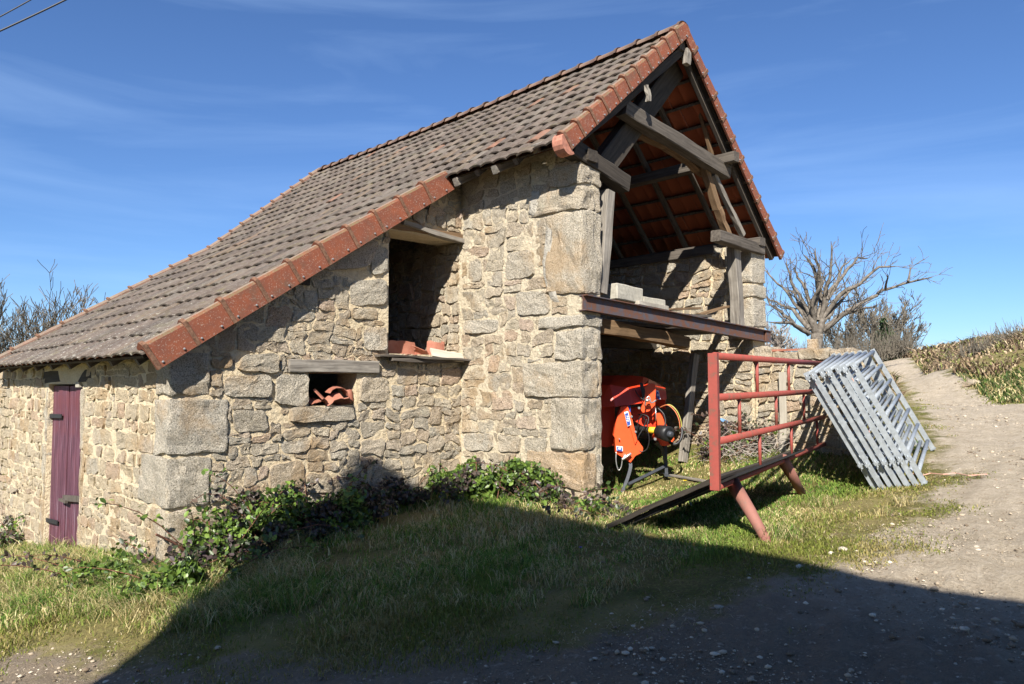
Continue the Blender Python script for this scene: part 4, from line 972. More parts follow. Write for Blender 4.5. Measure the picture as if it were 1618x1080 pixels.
plate('arm', [(228, 372), (278, 366), (300, 440), (342, 600), (386, 662), (383, 696), (332, 722), (297, 770), (265, 748), (192, 702), (186, 592), (176, 578), (192, 490), (208, 430)], -.12, .16, 'mower_orange', bev=.004)
plate('arm_rib', [(275, 372), (300, 420), (345, 610), (330, 640), (262, 400)], -.16, .05, 'mower_orange', bev=.004)
plate('tower', [(395, 235), (425, 210), (455, 205), (478, 240), (472, 360), (430, 405), (385, 415), (372, 395), (385, 340)], .02, .05, 'mower_orange', bev=.004)
plate('tower', [(440, 210), (470, 205), (478, 240), (475, 400), (455, 470), (446, 400)], .16, .05, 'mower_orange', bev=.004)
plate('cross_frame', [(290, 380), (400, 370), (480, 400), (490, 500), (470, 560), (320, 470)], .30, .08, 'mower_shaded_red')
plate('bracket', [(478, 420), (520, 415), (545, 450), (552, 500), (600, 570), (610, 605), (572, 650), (520, 652), (498, 612), (470, 612), (455, 590), (470, 560), (500, 560), (488, 480)], .12, .10, 'mower_orange', bev=.006)
plate('bracket', [(335, 600), (388, 670), (352, 712), (318, 700)], -.02, .06, 'mower_orange', bev=.004)
tub('shaft', [(300, 530, .25), (350, 528, .15), (420, 535, .02)], .05, 'black_rubber')
tub('shaft_collar', [(420, 538, .0), (482, 540, -.06)], .052, 'yellow_plastic', n=14)
# black guard cone facing right
a, b = ond(*c6(485, 543), MD - .06), ond(*c6(575, 568), MD - .30)
MB().tube([a, a.lerp(b, .15), a.lerp(b, .55), a.lerp(b, .95), a.lerp(b, .96)], [.07, .105, .12, .125, .09], 18).go('shaft_guard', 'black_rubber', mower, True)
MB().tube([a.lerp(b, .6), a.lerp(b, 1.15), a.lerp(b, 1.2)], [.06, .05, .03], 12).go('shaft_joint', 'dark_steel', mower, True)
tub('hose', [(350, 430, 0), (385, 428, -.1), (425, 450, -.15), (415, 520, -.18), (430, 600, -.18), (415, 670, -.15), (370, 692, -.12), (342, 650, -.1), (350, 590, -.12), (390, 520, -.12), (412, 460, -.12)], .010, 'black_rubber')
tub('hose', [(345, 560, 0), (352, 480, -.05), (380, 430, -.08), (400, 470, -.08)], .010, 'black_rubber')
tub('hose', [(505, 378, .1), (560, 360, -.05), (610, 400, -.1), (640, 460, -.12), (650, 528, -.1)], .008, 'hose_orange')
tub('hose', [(520, 372, .1), (575, 358, -.02), (625, 400, -.08), (655, 470, -.08), (660, 530, -.05)], .008, 'hose_yellow')
tub('hose', [(560, 590, -.05), (585, 632, -.12), (625, 636, -.15), (655, 600, -.12), (664, 545, -.08), (655, 520, -.05)], .024, 'black_rubber')
tub('hose', [(490, 380, .1), (530, 420, .05), (545, 470, .02), (540, 510, 0)], .014, 'black_rubber')
tub('hose', [(330, 250, 0), (350, 290, -.05), (385, 320, -.08)], .009, 'black_rubber')
plate('air_vent', [(362, 200), (385, 205), (402, 260), (398, 315), (385, 330), (375, 260)], -.02, .03, 'black_rubber')
tub('spring_clip', [(400, 365, -.1), (408, 320, -.14), (430, 300, -.14), (445, 345, -.14), (478, 325, -.1)], .013, 'zinc')
tub('spring_clip', [(400, 330, -.12), (430, 325, -.14)], .025, 'zinc')
tub('hitch_pin', [(235, 748, -.2), (275, 722, -.2), (300, 705, -.18)], .022, 'zinc')
tub('hitch_pin', [(476, 380, -.05), (478, 470, -.05)], .010, 'zinc')
tub('chain', [(195, 690, -.18), (194, 760, -.2), (210, 822, -.2), (230, 800, -.2), (238, 745, -.2)], .009, 'zinc')
tub('stand_leg', [(292, 765, -.05), (296, 800, -.07), (278, 870, -.1), (236, 980, -.14)], .036, 'dark_steel', smooth=False, n=4)
tub('stand_leg', [(545, 650, .35), (546, 740, .35), (552, 866, .32)], .036, 'dark_steel', smooth=False, n=4)
tub('stand_leg', [(470, 625, .2), (520, 670, .28), (540, 760, .34)], .030, 'dark_steel', smooth=False, n=4)
tub('stand_bar', [(280, 925, -.1), (548, 795, .34)], .032, 'dark_steel', smooth=False, n=4)
plate('foot', [(535, 850), (560, 850), (592, 872), (540, 868)], .25, .12, 'dark_steel')
for (pts, bl) in (([(252, 410), (280, 403), (302, 500), (276, 512)], 1), ([(196, 650), (242, 655), (242, 688), (198, 682)], 1), ([(478, 258), (496, 256), (512, 318), (482, 322)], 1), ([(282, 362), (298, 362), (298, 410), (284, 412)], 0)):
    d0 = -.165 if bl and pts[0][0] < 400 else (.30 if pts[0][0] > 400 else -.05)
    dc = plate('decal', pts, d0, .004, 'decal_white' if bl else 'decal_blue')
    if bl:
        cx_ = sum(p[0] for p in pts) / 4; cy_ = sum(p[1] for p in pts) / 4
        plate('print', [(cx_ + (p[0] - cx_) * .8, cy_ + (p[1] - cy_) * .86 + 4) for p in pts], d0 - .004, .003, 'decal_blue', dc)
        for k in (.3, .0, -.3):
            plate('print', [(cx_ + (p[0] - cx_) * .42, cy_ + k * 50 * (1 if pts[0][0] == 252 else .3) + (p[1] - cy_) * (.10 if pts[0][0] == 252 else .12)) for p in pts], d0 - .008, .003, 'decal_white', dc)
for x, y, r_ in ((300, 440, .02), (355, 380, .02), (468, 600, .022), (330, 548, .018), (215, 600, .012), (255, 720, .03)):
    c0 = ond(*c6(x, y), MD - .12); MB().tube([c0, c0 - FWD * .06], r_, 8).go('bolt', 'zinc', mower)

# ================================================================ power cables
for k, (a, b, r_) in enumerate((((-260, 158), (78, 0), .016), ((-220, 130), (26, 0), .011))):
    p0, p1 = ond(*a, 11), ond(b[0] + (b[0] - a[0]) * .7, b[1] + (b[1] - a[1]) * .7, 12.5); pts = []
    for i in range(17):
        t_ = i / 16; q = p0.lerp(p1, t_); q.z -= .12 * math.sin(math.pi * t_); pts.append(q)
    o = MB().tube(pts, r_, 6).go('power_cable', 'cable_black', None, True)
    prop(o, ['thicker black cable crossing the top left corner of the sky', 'thinner black cable in the very top left corner of the sky'][k], 'cable', 'overhead cables')

# ================================================================ neighbour house, behind the camera: throws the big shadow
dh = Vector((SUN.x, SUN.y, 0)).normalized(); du = Vector((-dh.y, dh.x, 0)); TE = -SUN.z / math.hypot(SUN.x, SUN.y)
W0 = -2.6
def back(q): w = q.dot(dh); return (q.dot(du), q.z + (w - W0) * TE)
sil = [back(gz(*p)) for p in ((200, 1079), (300, 975), (400, 880))] + [back(onp(*p, 1, YB)) for p in ((541, 742), (556, 712), (592, 710), (606, 738), (690, 778))] + [back(gz(*p)) for p in ((850, 832), (1000, 862), (1300, 905), (1440, 930), (1618, 958))]
print('SIL', [(round(a, 2), round(b, 2)) for a, b in sil])
chim = sil[3:7]

s0 = sil
HL = 16
def hp_(u, z, w): return du * u + dh * w + UP * z
nb = thing('neighbour_house', tuple(hp_(2, gh(*hp_(2, 0, W0).xy), W0)), 'rendered house across the track, behind the viewer, throwing the big shadow', 'house')
prof = [(4.62, -3), (4.66, 7.9), (4.33, 9.8), (4.2, 10.25), (4.0, 10.42), (3.4, 10.42), (1.49, 8.72), (.34, 7.97), (-1.26, 7.2), (-2.5, 6.68), (-9, 4.2), (-9, -3)]
PROF = prof
MB().prism([hp_(u, z, W0) for u, z in PROF], dh * -HL).go('wall', 'dark_render', nb)
MB().prism([hp_(u, z, W0 + .12) for u, z in ((3.4, 10.45), (1.49, 8.76), (.34, 8.0), (-1.26, 7.24), (-2.5, 6.72), (-9.3, 4.1), (-9.3, 3.98), (-2.5, 6.5), (3.4, 10.2))], dh * -(HL + .3)).go('roof', 'slate_roof', nb)
MB().box(hp_(3.9, 9.9, W0 - .45), du * .25, dh * .25, (0, 0, .60)).go('chimney', 'dark_render', nb)

# ================================================================ vegetation
def blades(name, P, H, Wd, lean, cols, mat='grass_blade', parent=None, org=None, droop=.5):
    N = len(P); th = rng.uniform(0, 2 * np.pi, N); a = np.c_[np.cos(th), np.sin(th), np.zeros(N)]
    ph = rng.uniform(0, 2 * np.pi, N); l = np.c_[np.cos(ph), np.sin(ph), np.zeros(N)] * (lean * H * rng.uniform(.3, 1.3, N))[:, None]
    up = np.array([0, 0, 1.0]); H_ = H[:, None]; w = Wd[:, None]
    b0 = P - a * w; b1 = P + a * w; mL = P + l * .35 + up * H_ * .6 - a * w * .75; mR = P + l * .35 + up * H_ * .6 + a * w * .75
    tip = P + l * 1.15 + up * H_ * (1 - droop * rng.uniform(0, 1, N))[:, None]
    V = np.stack([b0, b1, mR, mL, tip], 1).reshape(-1, 3); k = np.arange(N)[:, None] * 5
    F = np.concatenate([k + [0, 1, 2], k + [0, 2, 3], k + [3, 2, 4]], 1).reshape(-1, 3)
    return npmesh(name, V, F, mat, cols, 5, parent, False, org)
def pick(cols, N, var=.25, wts=None):
    c = np.array(cols, float)[rng.choice(len(cols), N, p=wts)]; return c * rng.uniform(1 - var, 1 + var, (N, 1))
GREEN = [(.12, .23, .035), (.19, .31, .05), (.08, .16, .03), (.26, .33, .07)]
TAN = [(.60, .50, .25), (.47, .38, .18), (.68, .58, .32), (.36, .28, .12)]
def polar(N, r0, r1, a0, a1):
    r = np.exp(rng.uniform(np.log(r0), np.log(r1), N)); th = YAW + np.radians(rng.uniform(a0, a1, N)); return r * np.cos(th), r * np.sin(th)
def outside(x, y):
    ins = ((x > XQ - .02) & (x < XR) & (y > YQ) & (y < YE)) & ~((x > XQ + .42) & (x < XRI - .05) & (y < 8.6))
    ins |= (x > XL) & (x < XQ + .1) & (y > YB); ins |= (x > XRI) & (x < XRI + .5) & (y > GY0) & (y < YQ + .1); return ~ins
def dwall(x, y):                                     # distance to the barn's outer walls
    def seg(ax, ay, bx, by):
        t_ = np.clip(((x - ax) * (bx - ax) + (y - ay) * (by - ay)) / ((bx - ax) ** 2 + (by - ay) ** 2), 0, 1); return np.hypot(x - ax - t_ * (bx - ax), y - ay - t_ * (by - ay))
    return np.minimum(np.minimum(seg(XL, YB, XQ, YB), seg(XL, YB, XL, 18)), seg(XQ, YQ, XQ, YB))
N = 520000
x, y = polar(N, 3.2, 26, -37, 37); td = track_d(x, y) + .35 * fbm(x, y, 2.4, 4, 5)
patch_ = fbm(x, y, 1.9, 4, 8); k = outside(x, y) & (td < .5) & (rng.random(N) < np.clip(.75 + patch_ * .9 - np.clip(td + .9, 0, 1) * .40, .05, 1) * np.clip(1 - td * 2, .06, 1))
x, y, td, patch_ = x[k], y[k], td[k], patch_[k]; z = ghn(np.c_[x, y]); d = dwall(x, y); N = len(x)
rgt_ = np.clip((x * RGT.x + y * RGT.y - 0.0) / 2.0, 0, 1)
hb_ = .030 + .045 * np.clip(patch_ + .5, 0, 1) + .14 * np.exp(-d / .8) * (1 - .6 * rgt_) + .06 * (1 - rgt_) * (rng.random(N) < .35)
hb_ *= rng.uniform(.5, 1.3, N) * np.clip(1.1 - np.clip(td + 1.2, 0, 1) * .6, .45, 1)
dryp = np.clip(.30 + .55 * fbm(x, y, 2.6, 3, 9) + .25 * (1 - rgt_) * np.exp(-((d - 1.2) / .9) ** 2), .03, .9)
cols = np.where((rng.random(N) < dryp)[:, None], pick(TAN, N), pick(GREEN, N))
mossy = np.clip(td + 1.5, 0, 1)[:, None]; cols = cols * (1 - mossy * .6) + np.array([[.20, .17, .035]]) * mossy * .6 * rng.uniform(.7, 1.3, (N, 1))
prop(blades('grass', np.c_[x, y, z], hb_, np.maximum(.0016, .0006 * np.hypot(x, y)), .8, cols), kind='stuff')
# tussocks
TP = []; TH = []; TC = []
def tuft(px, py, n_, h_, r_, dry, at=None):
    c = at or gz(px, py); n_ = int(n_); a = rng.uniform(0, 6.28, n_); r = r_ * np.sqrt(rng.random(n_)); xx = c.x + r * np.cos(a); yy = c.y + r * np.sin(a)
    TP.append(np.c_[xx, yy, ghn(np.c_[xx, yy])]); TH.append(h_ * rng.uniform(.4, 1.15, n_)); TC.append(np.where((rng.random(n_) < dry)[:, None], pick(TAN, n_), pick(GREEN, n_)))
for a in ((1235, 850, 380, .20, .22, .45), (1300, 800, 300, .18, .20, .5), (1225, 775, 260, .2, .16, .3), (1205, 755, 150, .2, .15, .3), (1010, 838, 260, .16, .2, .3), (1090, 855, 240, .15, .25, .35), (960, 820, 300, .2, .25, .5),
          (905, 800, 260, .25, .22, .7), (1140, 640, 0, .2, .1, .3), (1430, 800, 70, .2, .12, .9), (1395, 815, 60, .15, .1, .8)): tuft(*a)
for i in range(90):
    px = rng.uniform(-10, 480); py = 930 + (px < 250) * -10 + rng.uniform(-60, 55) - max(0, px - 300) * .15
    tuft(px, py, 230, rng.uniform(.16, .34), rng.uniform(.10, .28), .72 if rng.random() < .6 else .25)
for i in range(46):
    px = rng.uniform(-5, 330); tuft(px, 868 + max(0, px - 60) * .17 + rng.uniform(0, 26), 130, rng.uniform(.16, .36), rng.uniform(.08, .2), .6)
for i in range(60): tuft(rng.uniform(420, 1000), rng.uniform(845, 960), 110, rng.uniform(.06, .20), rng.uniform(.1, .25), rng.uniform(.3, .9))
TPa = np.concatenate(TP); kk_ = outside(TPa[:, 0], TPa[:, 1]); THa = np.concatenate(TH)[kk_]; TCa = np.concatenate(TC)[kk_]; TPa = TPa[kk_]
prop(blades('long_grass', TPa, THa, np.full(len(TPa), .0030), 1.1, TCa, droop=.9), kind='stuff')

N = 150000; x, y = polar(N, 3.1, 16, -37, 37); td = track_d(x, y) + .35 * fbm(x, y, 2.4, 4, 5); k = outside(x, y) & (rng.random(N) < np.clip(.55 - np.clip(td, 0, 1) * 1.3, .02, 1) * np.clip(.55 + fbm(x, y, 2.2, 3, 21), .08, 1))
x, y = x[k], y[k]; n1 = len(x)
prop(blades('straw_litter', np.c_[x, y, ghn(np.c_[x, y]) + .012], rng.uniform(.006, .03, n1), np.full(n1, .0022), 3.2, pick([(.50, .40, .24), (.36, .27, .16), (.24, .17, .10), (.17, .19, .06), (.62, .52, .34)], n1)), kind='stuff')

def leafset(name, P, size, cols, parent, org, upb=.5):
    N = len(P); nrm = rng.normal(size=(N, 3)); nrm[:, 2] += upb; nrm -= np.array([[.35, .35, 0]]); nrm /= np.linalg.norm(nrm, axis=1)[:, None]
    t1 = np.cross(nrm, rng.normal(size=(N, 3))); t1 /= np.linalg.norm(t1, axis=1)[:, None]; t2 = np.cross(nrm, t1); s_ = size[:, None]
    V = np.stack([P - t1 * s_, P - t1 * s_ * .3 + t2 * s_ * .62 + nrm * s_ * .15, P + t1 * s_ * .5 + t2 * s_ * .45 + nrm * s_ * .12, P + t1 * s_ * 1.05, P + t1 * s_ * .5 - t2 * s_ * .45 + nrm * s_ * .12, P - t1 * s_ * .3 - t2 * s_ * .62 + nrm * s_ * .15], 1).reshape(-1, 3)
    k = np.arange(N)[:, None] * 6; F = np.concatenate([k + [0, 3, 2], k + [0, 2, 1], k + [0, 4, 3], k + [0, 5, 4]], 1).reshape(-1, 3)
    return prop(npmesh(name, V, F, 'leaf', cols, 6, parent, False, org), kind='stuff')
LEAFG = [(.07, .12, .02), (.11, .18, .03), (.16, .24, .04), (.045, .08, .02)]
LEAFD = [(.07, .05, .05), (.09, .07, .055), (.05, .07, .03), (.12, .085, .065)]
def bush(px, py, wpx, hpx, n_, dark, label, dep=None, thick=.45, leaf=.036, canes=10, yfix=None, stick=0):
    c = gz(px, py) if yfix is None else onp(px, py, *yfix); c.z = gh(c.x, c.y); dd = c.dot(FWD); rx = wpx * dd / FPX / 2; h = hpx * dd / FPX
    root = thing('bramble_bush', tuple(c), label, 'bramble', 'brambles and ivy along the foot of the barn')
    al = Vector((1, 0, 0)) if yfix is None or yfix[0] == 1 else Vector((0, 1, 0))
    al = RGT if yfix is None else al
    ac = Vector((-al.y, al.x, 0)); kx = 1 / max(.3, abs(al.dot(RGT)))
    nc = 26; cc = []
    for i in range(nc):
        u = rng.uniform(-1, 1); v = rng.uniform(-1, 1); hh = h * (1 - .75 * u * u) * rng.uniform(.35, 1.0)
        q = c + al * (u * rx * kx) + ac * (v * thick); q.z = gh(q.x, q.y) + hh * rng.uniform(.35, 1); cc.append((q, rng.uniform(.09, .22)))
    P = []; CO = []
    for q, r_ in cc:
        m_ = int(n_ / nc); g_ = rng.normal(size=(m_, 3)); g_ /= np.linalg.norm(g_, axis=1)[:, None]; g_ *= (rng.random(m_) ** .4)[:, None] * r_ * np.array([[1.3, 1.3, .9]])
        P.append(np.array(q) + g_); dk = rng.random() < dark
        CO.append(pick(LEAFD if dk else LEAFG, m_, .35))
    m = MB()
    for i in range(canes):
        a = c + al * rng.uniform(-.8, .8) * rx * kx + ac * rng.uniform(-.8, .8) * thick; a.z = gh(a.x, a.y)
        dx = al * rng.uniform(-.7, .7) + ac * rng.uniform(-.4, .3); b = a + dx + UP * h * rng.uniform(.7, 1.25); e = b + dx * rng.uniform(.5, 1.0) - UP * h * rng.uniform(-.1, .5)
        pts = [a.lerp(b, t_).lerp(b.lerp(e, t_), t_) for t_ in (0, .2, .4, .6, .8, 1)]; m.tube(pts, [.007, .006, .006, .005, .004, .002], 4)
        lp = []
        for _ in range(26): t_ = rng.uniform(.25, 1); lp.append(np.array(a.lerp(b, t_).lerp(b.lerp(e, t_), t_)) + rng.normal(size=3) * .035)
        P.append(np.array(lp)); CO.append(pick(LEAFD if rng.random() < dark + .2 else LEAFG, len(lp), .35))
    m.go('cane', 'bramble_stem', root); prop(root.children[0], kind='stuff')
    P = np.concatenate(P); CO = np.concatenate(CO); P[:, 2] = np.maximum(P[:, 2], ghn(P[:, :2]) + .02)
    leafset('leaves', P, leaf * rng.uniform(.55, 1.25, len(P)), CO, root, tuple(c))
Y1 = (1, YB - .28)
bush(775, 830, 190, 80, 6500, .12, 'bright green ivy and bramble mound against the wall, just left of the barn corner', yfix=(0, XQ - .30), thick=.28)
bush(860, 810, 70, 45, 700, .7, 'purple-leaved bramble shoots at the foot of the barn corner', yfix=(0, XQ - .3), thick=.2)
bush(590, 838, 220, 64, 4200, .55, 'dark bramble thicket in the big shadow under the middle of the end wall', yfix=(1, YB - .4), thick=.4)
bush(455, 855, 160, 92, 4200, .5, 'tall dark bramble thicket against the wall, half in sun', yfix=(1, YB - .35), thick=.35)
bush(378, 885, 110, 118, 3600, .22, 'sunlit bramble climbing beside the large corner stones', yfix=(1, YB - .35), thick=.35, canes=14)
bush(300, 925, 130, 60, 2800, .1, 'low glossy green bramble in front of the corner stones', thick=.4)
bush(190, 915, 130, 45, 1600, .2, 'low bramble patch between the purple door and the barn corner', thick=.4)
bush(20, 870, 90, 80, 1600, .3, 'bramble clump left of the purple door', thick=.5)
bush(950, 815, 70, 26, 500, .4, 'small ivy patch on the ground at the open bay entrance', thick=.3, canes=3)
bush(1170, 715, 110, 50, 900, .7, 'ivy and dead bramble growing against the low garden wall', thick=.4, canes=26)
prop(MB().tube([onp(246, 843, 1, YB - .5), onp(275, 857, 1, YB - .45), onp(300, 876, 1, YB - .4)], [.012, .014, .016], 6).go('dead_stick', 'bramble_stem'), 'dead brown stick leaning across the lowest corner stones', 'stick')
m = MB()
for i in range(420):
    c = gz(rng.uniform(1120, 1235), rng.uniform(695, 735)); c = c + Vector((0, 0, rng.uniform(0, .55) * (1 - abs(i % 20 - 10) / 14)))
    d = Vector(rng.normal(size=3)); d.z = abs(d.z) * .7; d.normalize(); L = rng.uniform(.2, .6); b = c + d * L * .5 + Vector(rng.normal(size=3)) * .05; e = c + d * L - UP * rng.uniform(0, .25)
    m.tube([c, c.lerp(b, .6), b, b.lerp(e, .5), e], [.005, .005, .004, .003, .002], 3, False)
o = m.go('brushwood', 'pale_twig'); prop(o, 'heap of dead brushwood against the garden wall behind the gate', 'brushwood'); o['kind'] = 'stuff'
slab('litter', onp(1143, 665, 0, XRI - .25), .05, .06, .03, (.3, .4, .2), 'litter_blue', 'scrap of pale blue litter on the brushwood by the barn', 'litter', rough=.02)

# ---- stones and gravel
def pebbles(name, P, S, cols, parent=None):
    ico = np.array([(0, 0, 1), (.9, 0, .35), (.28, .85, .35), (-.72, .53, .35), (-.72, -.53, .35), (.28, -.85, .35), (.72, .53, -.4), (-.28, .85, -.4), (-.9, 0, -.4), (-.28, -.85, -.4), (.72, -.53, -.4), (0, 0, -.9)])
    fi = np.array([(0,1,2),(0,2,3),(0,3,4),(0,4,5),(0,5,1),(1,6,2),(2,7,3),(3,8,4),(4,9,5),(5,10,1),(6,7,2),(7,8,3),(8,9,4),(9,10,5),(10,6,1),(11,7,6),(11,8,7),(11,9,8),(11,10,9),(11,6,10)])
    N = len(P); sc = rng.uniform(.6, 1.25, (N, 1, 3)) * np.array([[[1, 1, .55]]]); th = rng.uniform(0, 6.28, N); c_, s_ = np.cos(th), np.sin(th)
    v = ico[None] * sc * rng.uniform(.8, 1.15, (N, 12, 1)); X = v[..., 0] * c_[:, None] - v[..., 1] * s_[:, None]; Y = v[..., 0] * s_[:, None] + v[..., 1] * c_[:, None]
    V = np.stack([X, Y, v[..., 2]], -1) * S[:, None, None] + P[:, None]; F = (fi[None] + (np.arange(N) * 12)[:, None, None]).reshape(-1, 3)
    return npmesh(name, V.reshape(-1, 3), F, 'pebble', cols, 12, parent)
N = 80000; x, y = polar(N, 3.0, 26, -37, 37); td = track_d(x, y) + .35 * fbm(x, y, 2.4, 4, 5)
k = outside(x, y) & (rng.random(N) < np.clip(.45 + td * .9, .008, 1) * np.clip(.55 + fbm(x, y, 1.3, 3, 4), .1, 1)); x, y = x[k], y[k]; N = len(x)
S = np.minimum(.032, .0046 * np.exp(rng.exponential(.45, N)) * (.7 + .05 * np.hypot(x, y))); z = ghn(np.c_[x, y]) + S * .15
prop(pebbles('gravel', np.c_[x, y, z], S, pick([(.46, .385, .285), (.38, .31, .225), (.52, .45, .35), (.22, .17, .12), (.17, .13, .09)], N)), kind='stuff')
for i, (px, py, r_, lab) in enumerate(((1366, 889, .042, 'white stone on the grass, left of a pair by the shadow edge'), (1383, 889, .034, 'white stone on the grass, right of a pair by the shadow edge'), (1312, 876, .06, 'flat pale stone in the grass beyond the shadow edge'),
        (1331, 869, .07, 'longest of the flat pale stones in the sunlit grass'), (1262, 897, .06, 'flat tan stone half sunk at the edge of the big shadow'), (1353, 872, .035, 'small pale stone right of the longest flat one'), (1460, 880, .04, 'pale stone on the sunny gravel at the grass edge'),
        (1135, 960, .05, 'grey stone lying in the shaded grass'), (1140, 930, .04, 'small grey stone in the shade near the track edge'), (1220, 945, .05, 'rounded grey stone at the shaded edge of the track'))):
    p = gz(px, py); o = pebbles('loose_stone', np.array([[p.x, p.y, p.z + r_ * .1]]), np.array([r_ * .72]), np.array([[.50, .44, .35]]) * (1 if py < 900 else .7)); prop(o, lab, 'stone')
def flower(px, py, col, label, h=.10, r_=.018):
    c = gz(px, py + 4); t_ = thing('flower', tuple(c), label, 'flower'); top = c + UP * h
    MB().tube([c, c.lerp(top, .5) + Vector((.01, 0, 0)), top], .003, 5).go('stem', 'stem_green', t_)
    m = MB()
    for k in range(10):
        a = 2 * math.pi * k / 10; d = Vector((math.cos(a), math.sin(a), .25)); sd = Vector((-math.sin(a), math.cos(a), 0)); m.add([top, top + d * r_ * .6 + sd * r_ * .3, top + d * r_, top + d * r_ * .6 - sd * r_ * .3], [(0, 1, 2, 3)])
    m.tube([top, top + UP * .008], r_ * .4, 8); m.go('petals', col, t_); prop(t_.children[1], kind='stuff')
simple('stem_green', (.08, .14, .03), .7, 0, .2, 0, 9)
flower(1082, 768, 'flower_yellow', 'yellow dandelion in the grass in front of the orange mower', .12, .04)
flower(917, 872, 'flower_violet', 'tiny violet flower in the shaded grass near the barn corner', .07, .02)
for px, py, w_, h_, lab in ((1535, 610, .38, .22, 'pale flat rock on the grassy bank beside the track'), (1552, 585, .22, .16, 'small pale rock higher up on the grassy bank')):
    p = gz(px, py); slab('rock', (p.x, p.y, p.z + .02), w_ * .55, w_ * .4, h_ * .4, (.3, .2, 1.0), 'rubble_granite', lab, 'rock', rough=.05)

# ---- bank: grass below, dead bracken above; far side hedge
N = 170000; x, y = polar(N, 13, 75, -36, -12); td = track_d(x, y); Z = ghn(np.c_[x, y])
side_ = (x * .30 - y * .95) > (13.5 * .30 - 3.0 * .95) - 9
base = np.interp(np.hypot(x, y), [12, 22, 34, 55, 80], [.6, 1.1, 1.7, 2.45, 3.2]); up_ = Z - base
RC = lambda x: np.interp(x, [15, 22, 32, 42, 53, 66], [4, 6.3, 9.9, 13.9, 18.5, 24])
k = (td < -.08) & (y < RC(x)); x, y, Z, up_, td = x[k], y[k], Z[k], up_[k], td[k]; N = len(x)
lowz = up_ + .35 * fbm(x, y, .9, 3, 3) < .50; f = fbm(x, y, 1.4, 3, 14)
kg = lowz & (rng.random(N) < .7); P = np.c_[x, y, Z][kg]; n1 = len(P)
prop(blades('bank_grass', P, rng.uniform(.08, .24, n1), np.maximum(.004, .0007 * np.hypot(P[:, 0], P[:, 1])), .9, np.where((rng.random(n1) < .42)[:, None], pick(TAN, n1), pick([(.08, .14, .03), (.11, .17, .04), (.06, .10, .03)], n1))), kind='stuff')
kb = ~lowz & (rng.random(N) < np.clip(.6 + f, .1, 1)); P = np.c_[x, y, Z][kb]; n1 = len(P)
prop(blades('dead_bracken', P, rng.uniform(.12, .5, n1) * np.clip(.8 + f[kb], .3, 1.5), np.maximum(.010, .0010 * np.hypot(P[:, 0], P[:, 1])), 1.0, pick([(.36, .26, .165), (.27, .19, .12), (.48, .38, .24), (.18, .13, .09), (.20, .22, .07)], n1, .3), 'dry_fern', droop=.8), kind='stuff')
# far left side of the track
N = 60000; x, y = polar(N, 20, 80, -30, -12); td = track_d(x, y); k = (td < -.3) & (y > RC(x)); x, y = x[k], y[k]; P = np.c_[x, y, ghn(np.c_[x, y])]; n1 = len(P)
prop(blades('rough_grass', P, rng.uniform(.15, .6, n1), np.maximum(.006, .001 * np.hypot(P[:, 0], P[:, 1])), .9, pick([(.26, .18, .12), (.34, .26, .16), (.12, .14, .05), (.18, .13, .08)], n1), 'dry_fern', droop=.7), kind='stuff')

# ---- trees
def rvec(s_=1): return Vector(rng.normal(size=3)) * s_
RMIN = .004
def limb(m, p, d, L, r, depth, rr_, nseg=5, sides=5, spread=.8, gnarl=.16, upw=.1, kids=(3, 5), shrink=.62):
    pts = [p]; q = p.copy(); dv = d.normalized(); rs = [r]
    for i in range(nseg):
        dv = (dv + rvec(gnarl) + UP * upw * .3).normalized(); q = q + dv * (L / nseg); pts.append(q.copy()); rs.append(r * (1 - (i + 1) / nseg * .72))
    m.tube(pts, [max(RMIN, x) for x in rs], sides if depth > 1 else 3, False)
    if depth <= 0: return
    for k in range(int(rng.integers(kids[0], kids[1] + 1))):
        i = int(rng.integers(1, nseg + 1)); t_ = pts[i]; e = (pts[i] - pts[i - 1]).normalized(); s_ = rvec(); s_ = (s_ - e * s_.dot(e)).normalized()
        limb(m, t_, e + s_ * spread * rng.uniform(.5, 1.2) + UP * upw, L * shrink * rng.uniform(.6, 1.1), rs[i] * .62, depth - 1, rr_, max(3, nseg - 1), sides, spread, gnarl, upw, kids, shrink)
def c8(X, Y): return (1180 + X * .2963, 380 + Y * .2963)
TD = 31
RMIN = .010
base_ = ond(*c8(372, 585), TD); gzb = gh(base_.x, base_.y)
tree = thing('pollard_tree', (base_.x, base_.y, gzb), 'large bare pollarded tree with long spreading grey branches behind the garden wall', 'tree')
m = MB(); tp = ond(*c8(375, 500), TD); tp2 = ond(*c8(352, 440), TD); tp3 = ond(*c8(400, 440), TD)
m.tube([Vector((base_.x, base_.y, gzb - .2)), Vector((base_.x, base_.y, (gzb + base_.z) / 2)), base_, base_.lerp(tp, .5), tp], [.34, .27, .24, .24, .25], 10)
m.tube([tp - UP * .2, tp2, ond(*c8(338, 400), TD)], [.20, .15, .10], 8); m.tube([tp - UP * .2, tp3, ond(*c8(402, 390), TD)], [.20, .15, .10], 8)
m.go('trunk', 'dead_bark', tree, True)
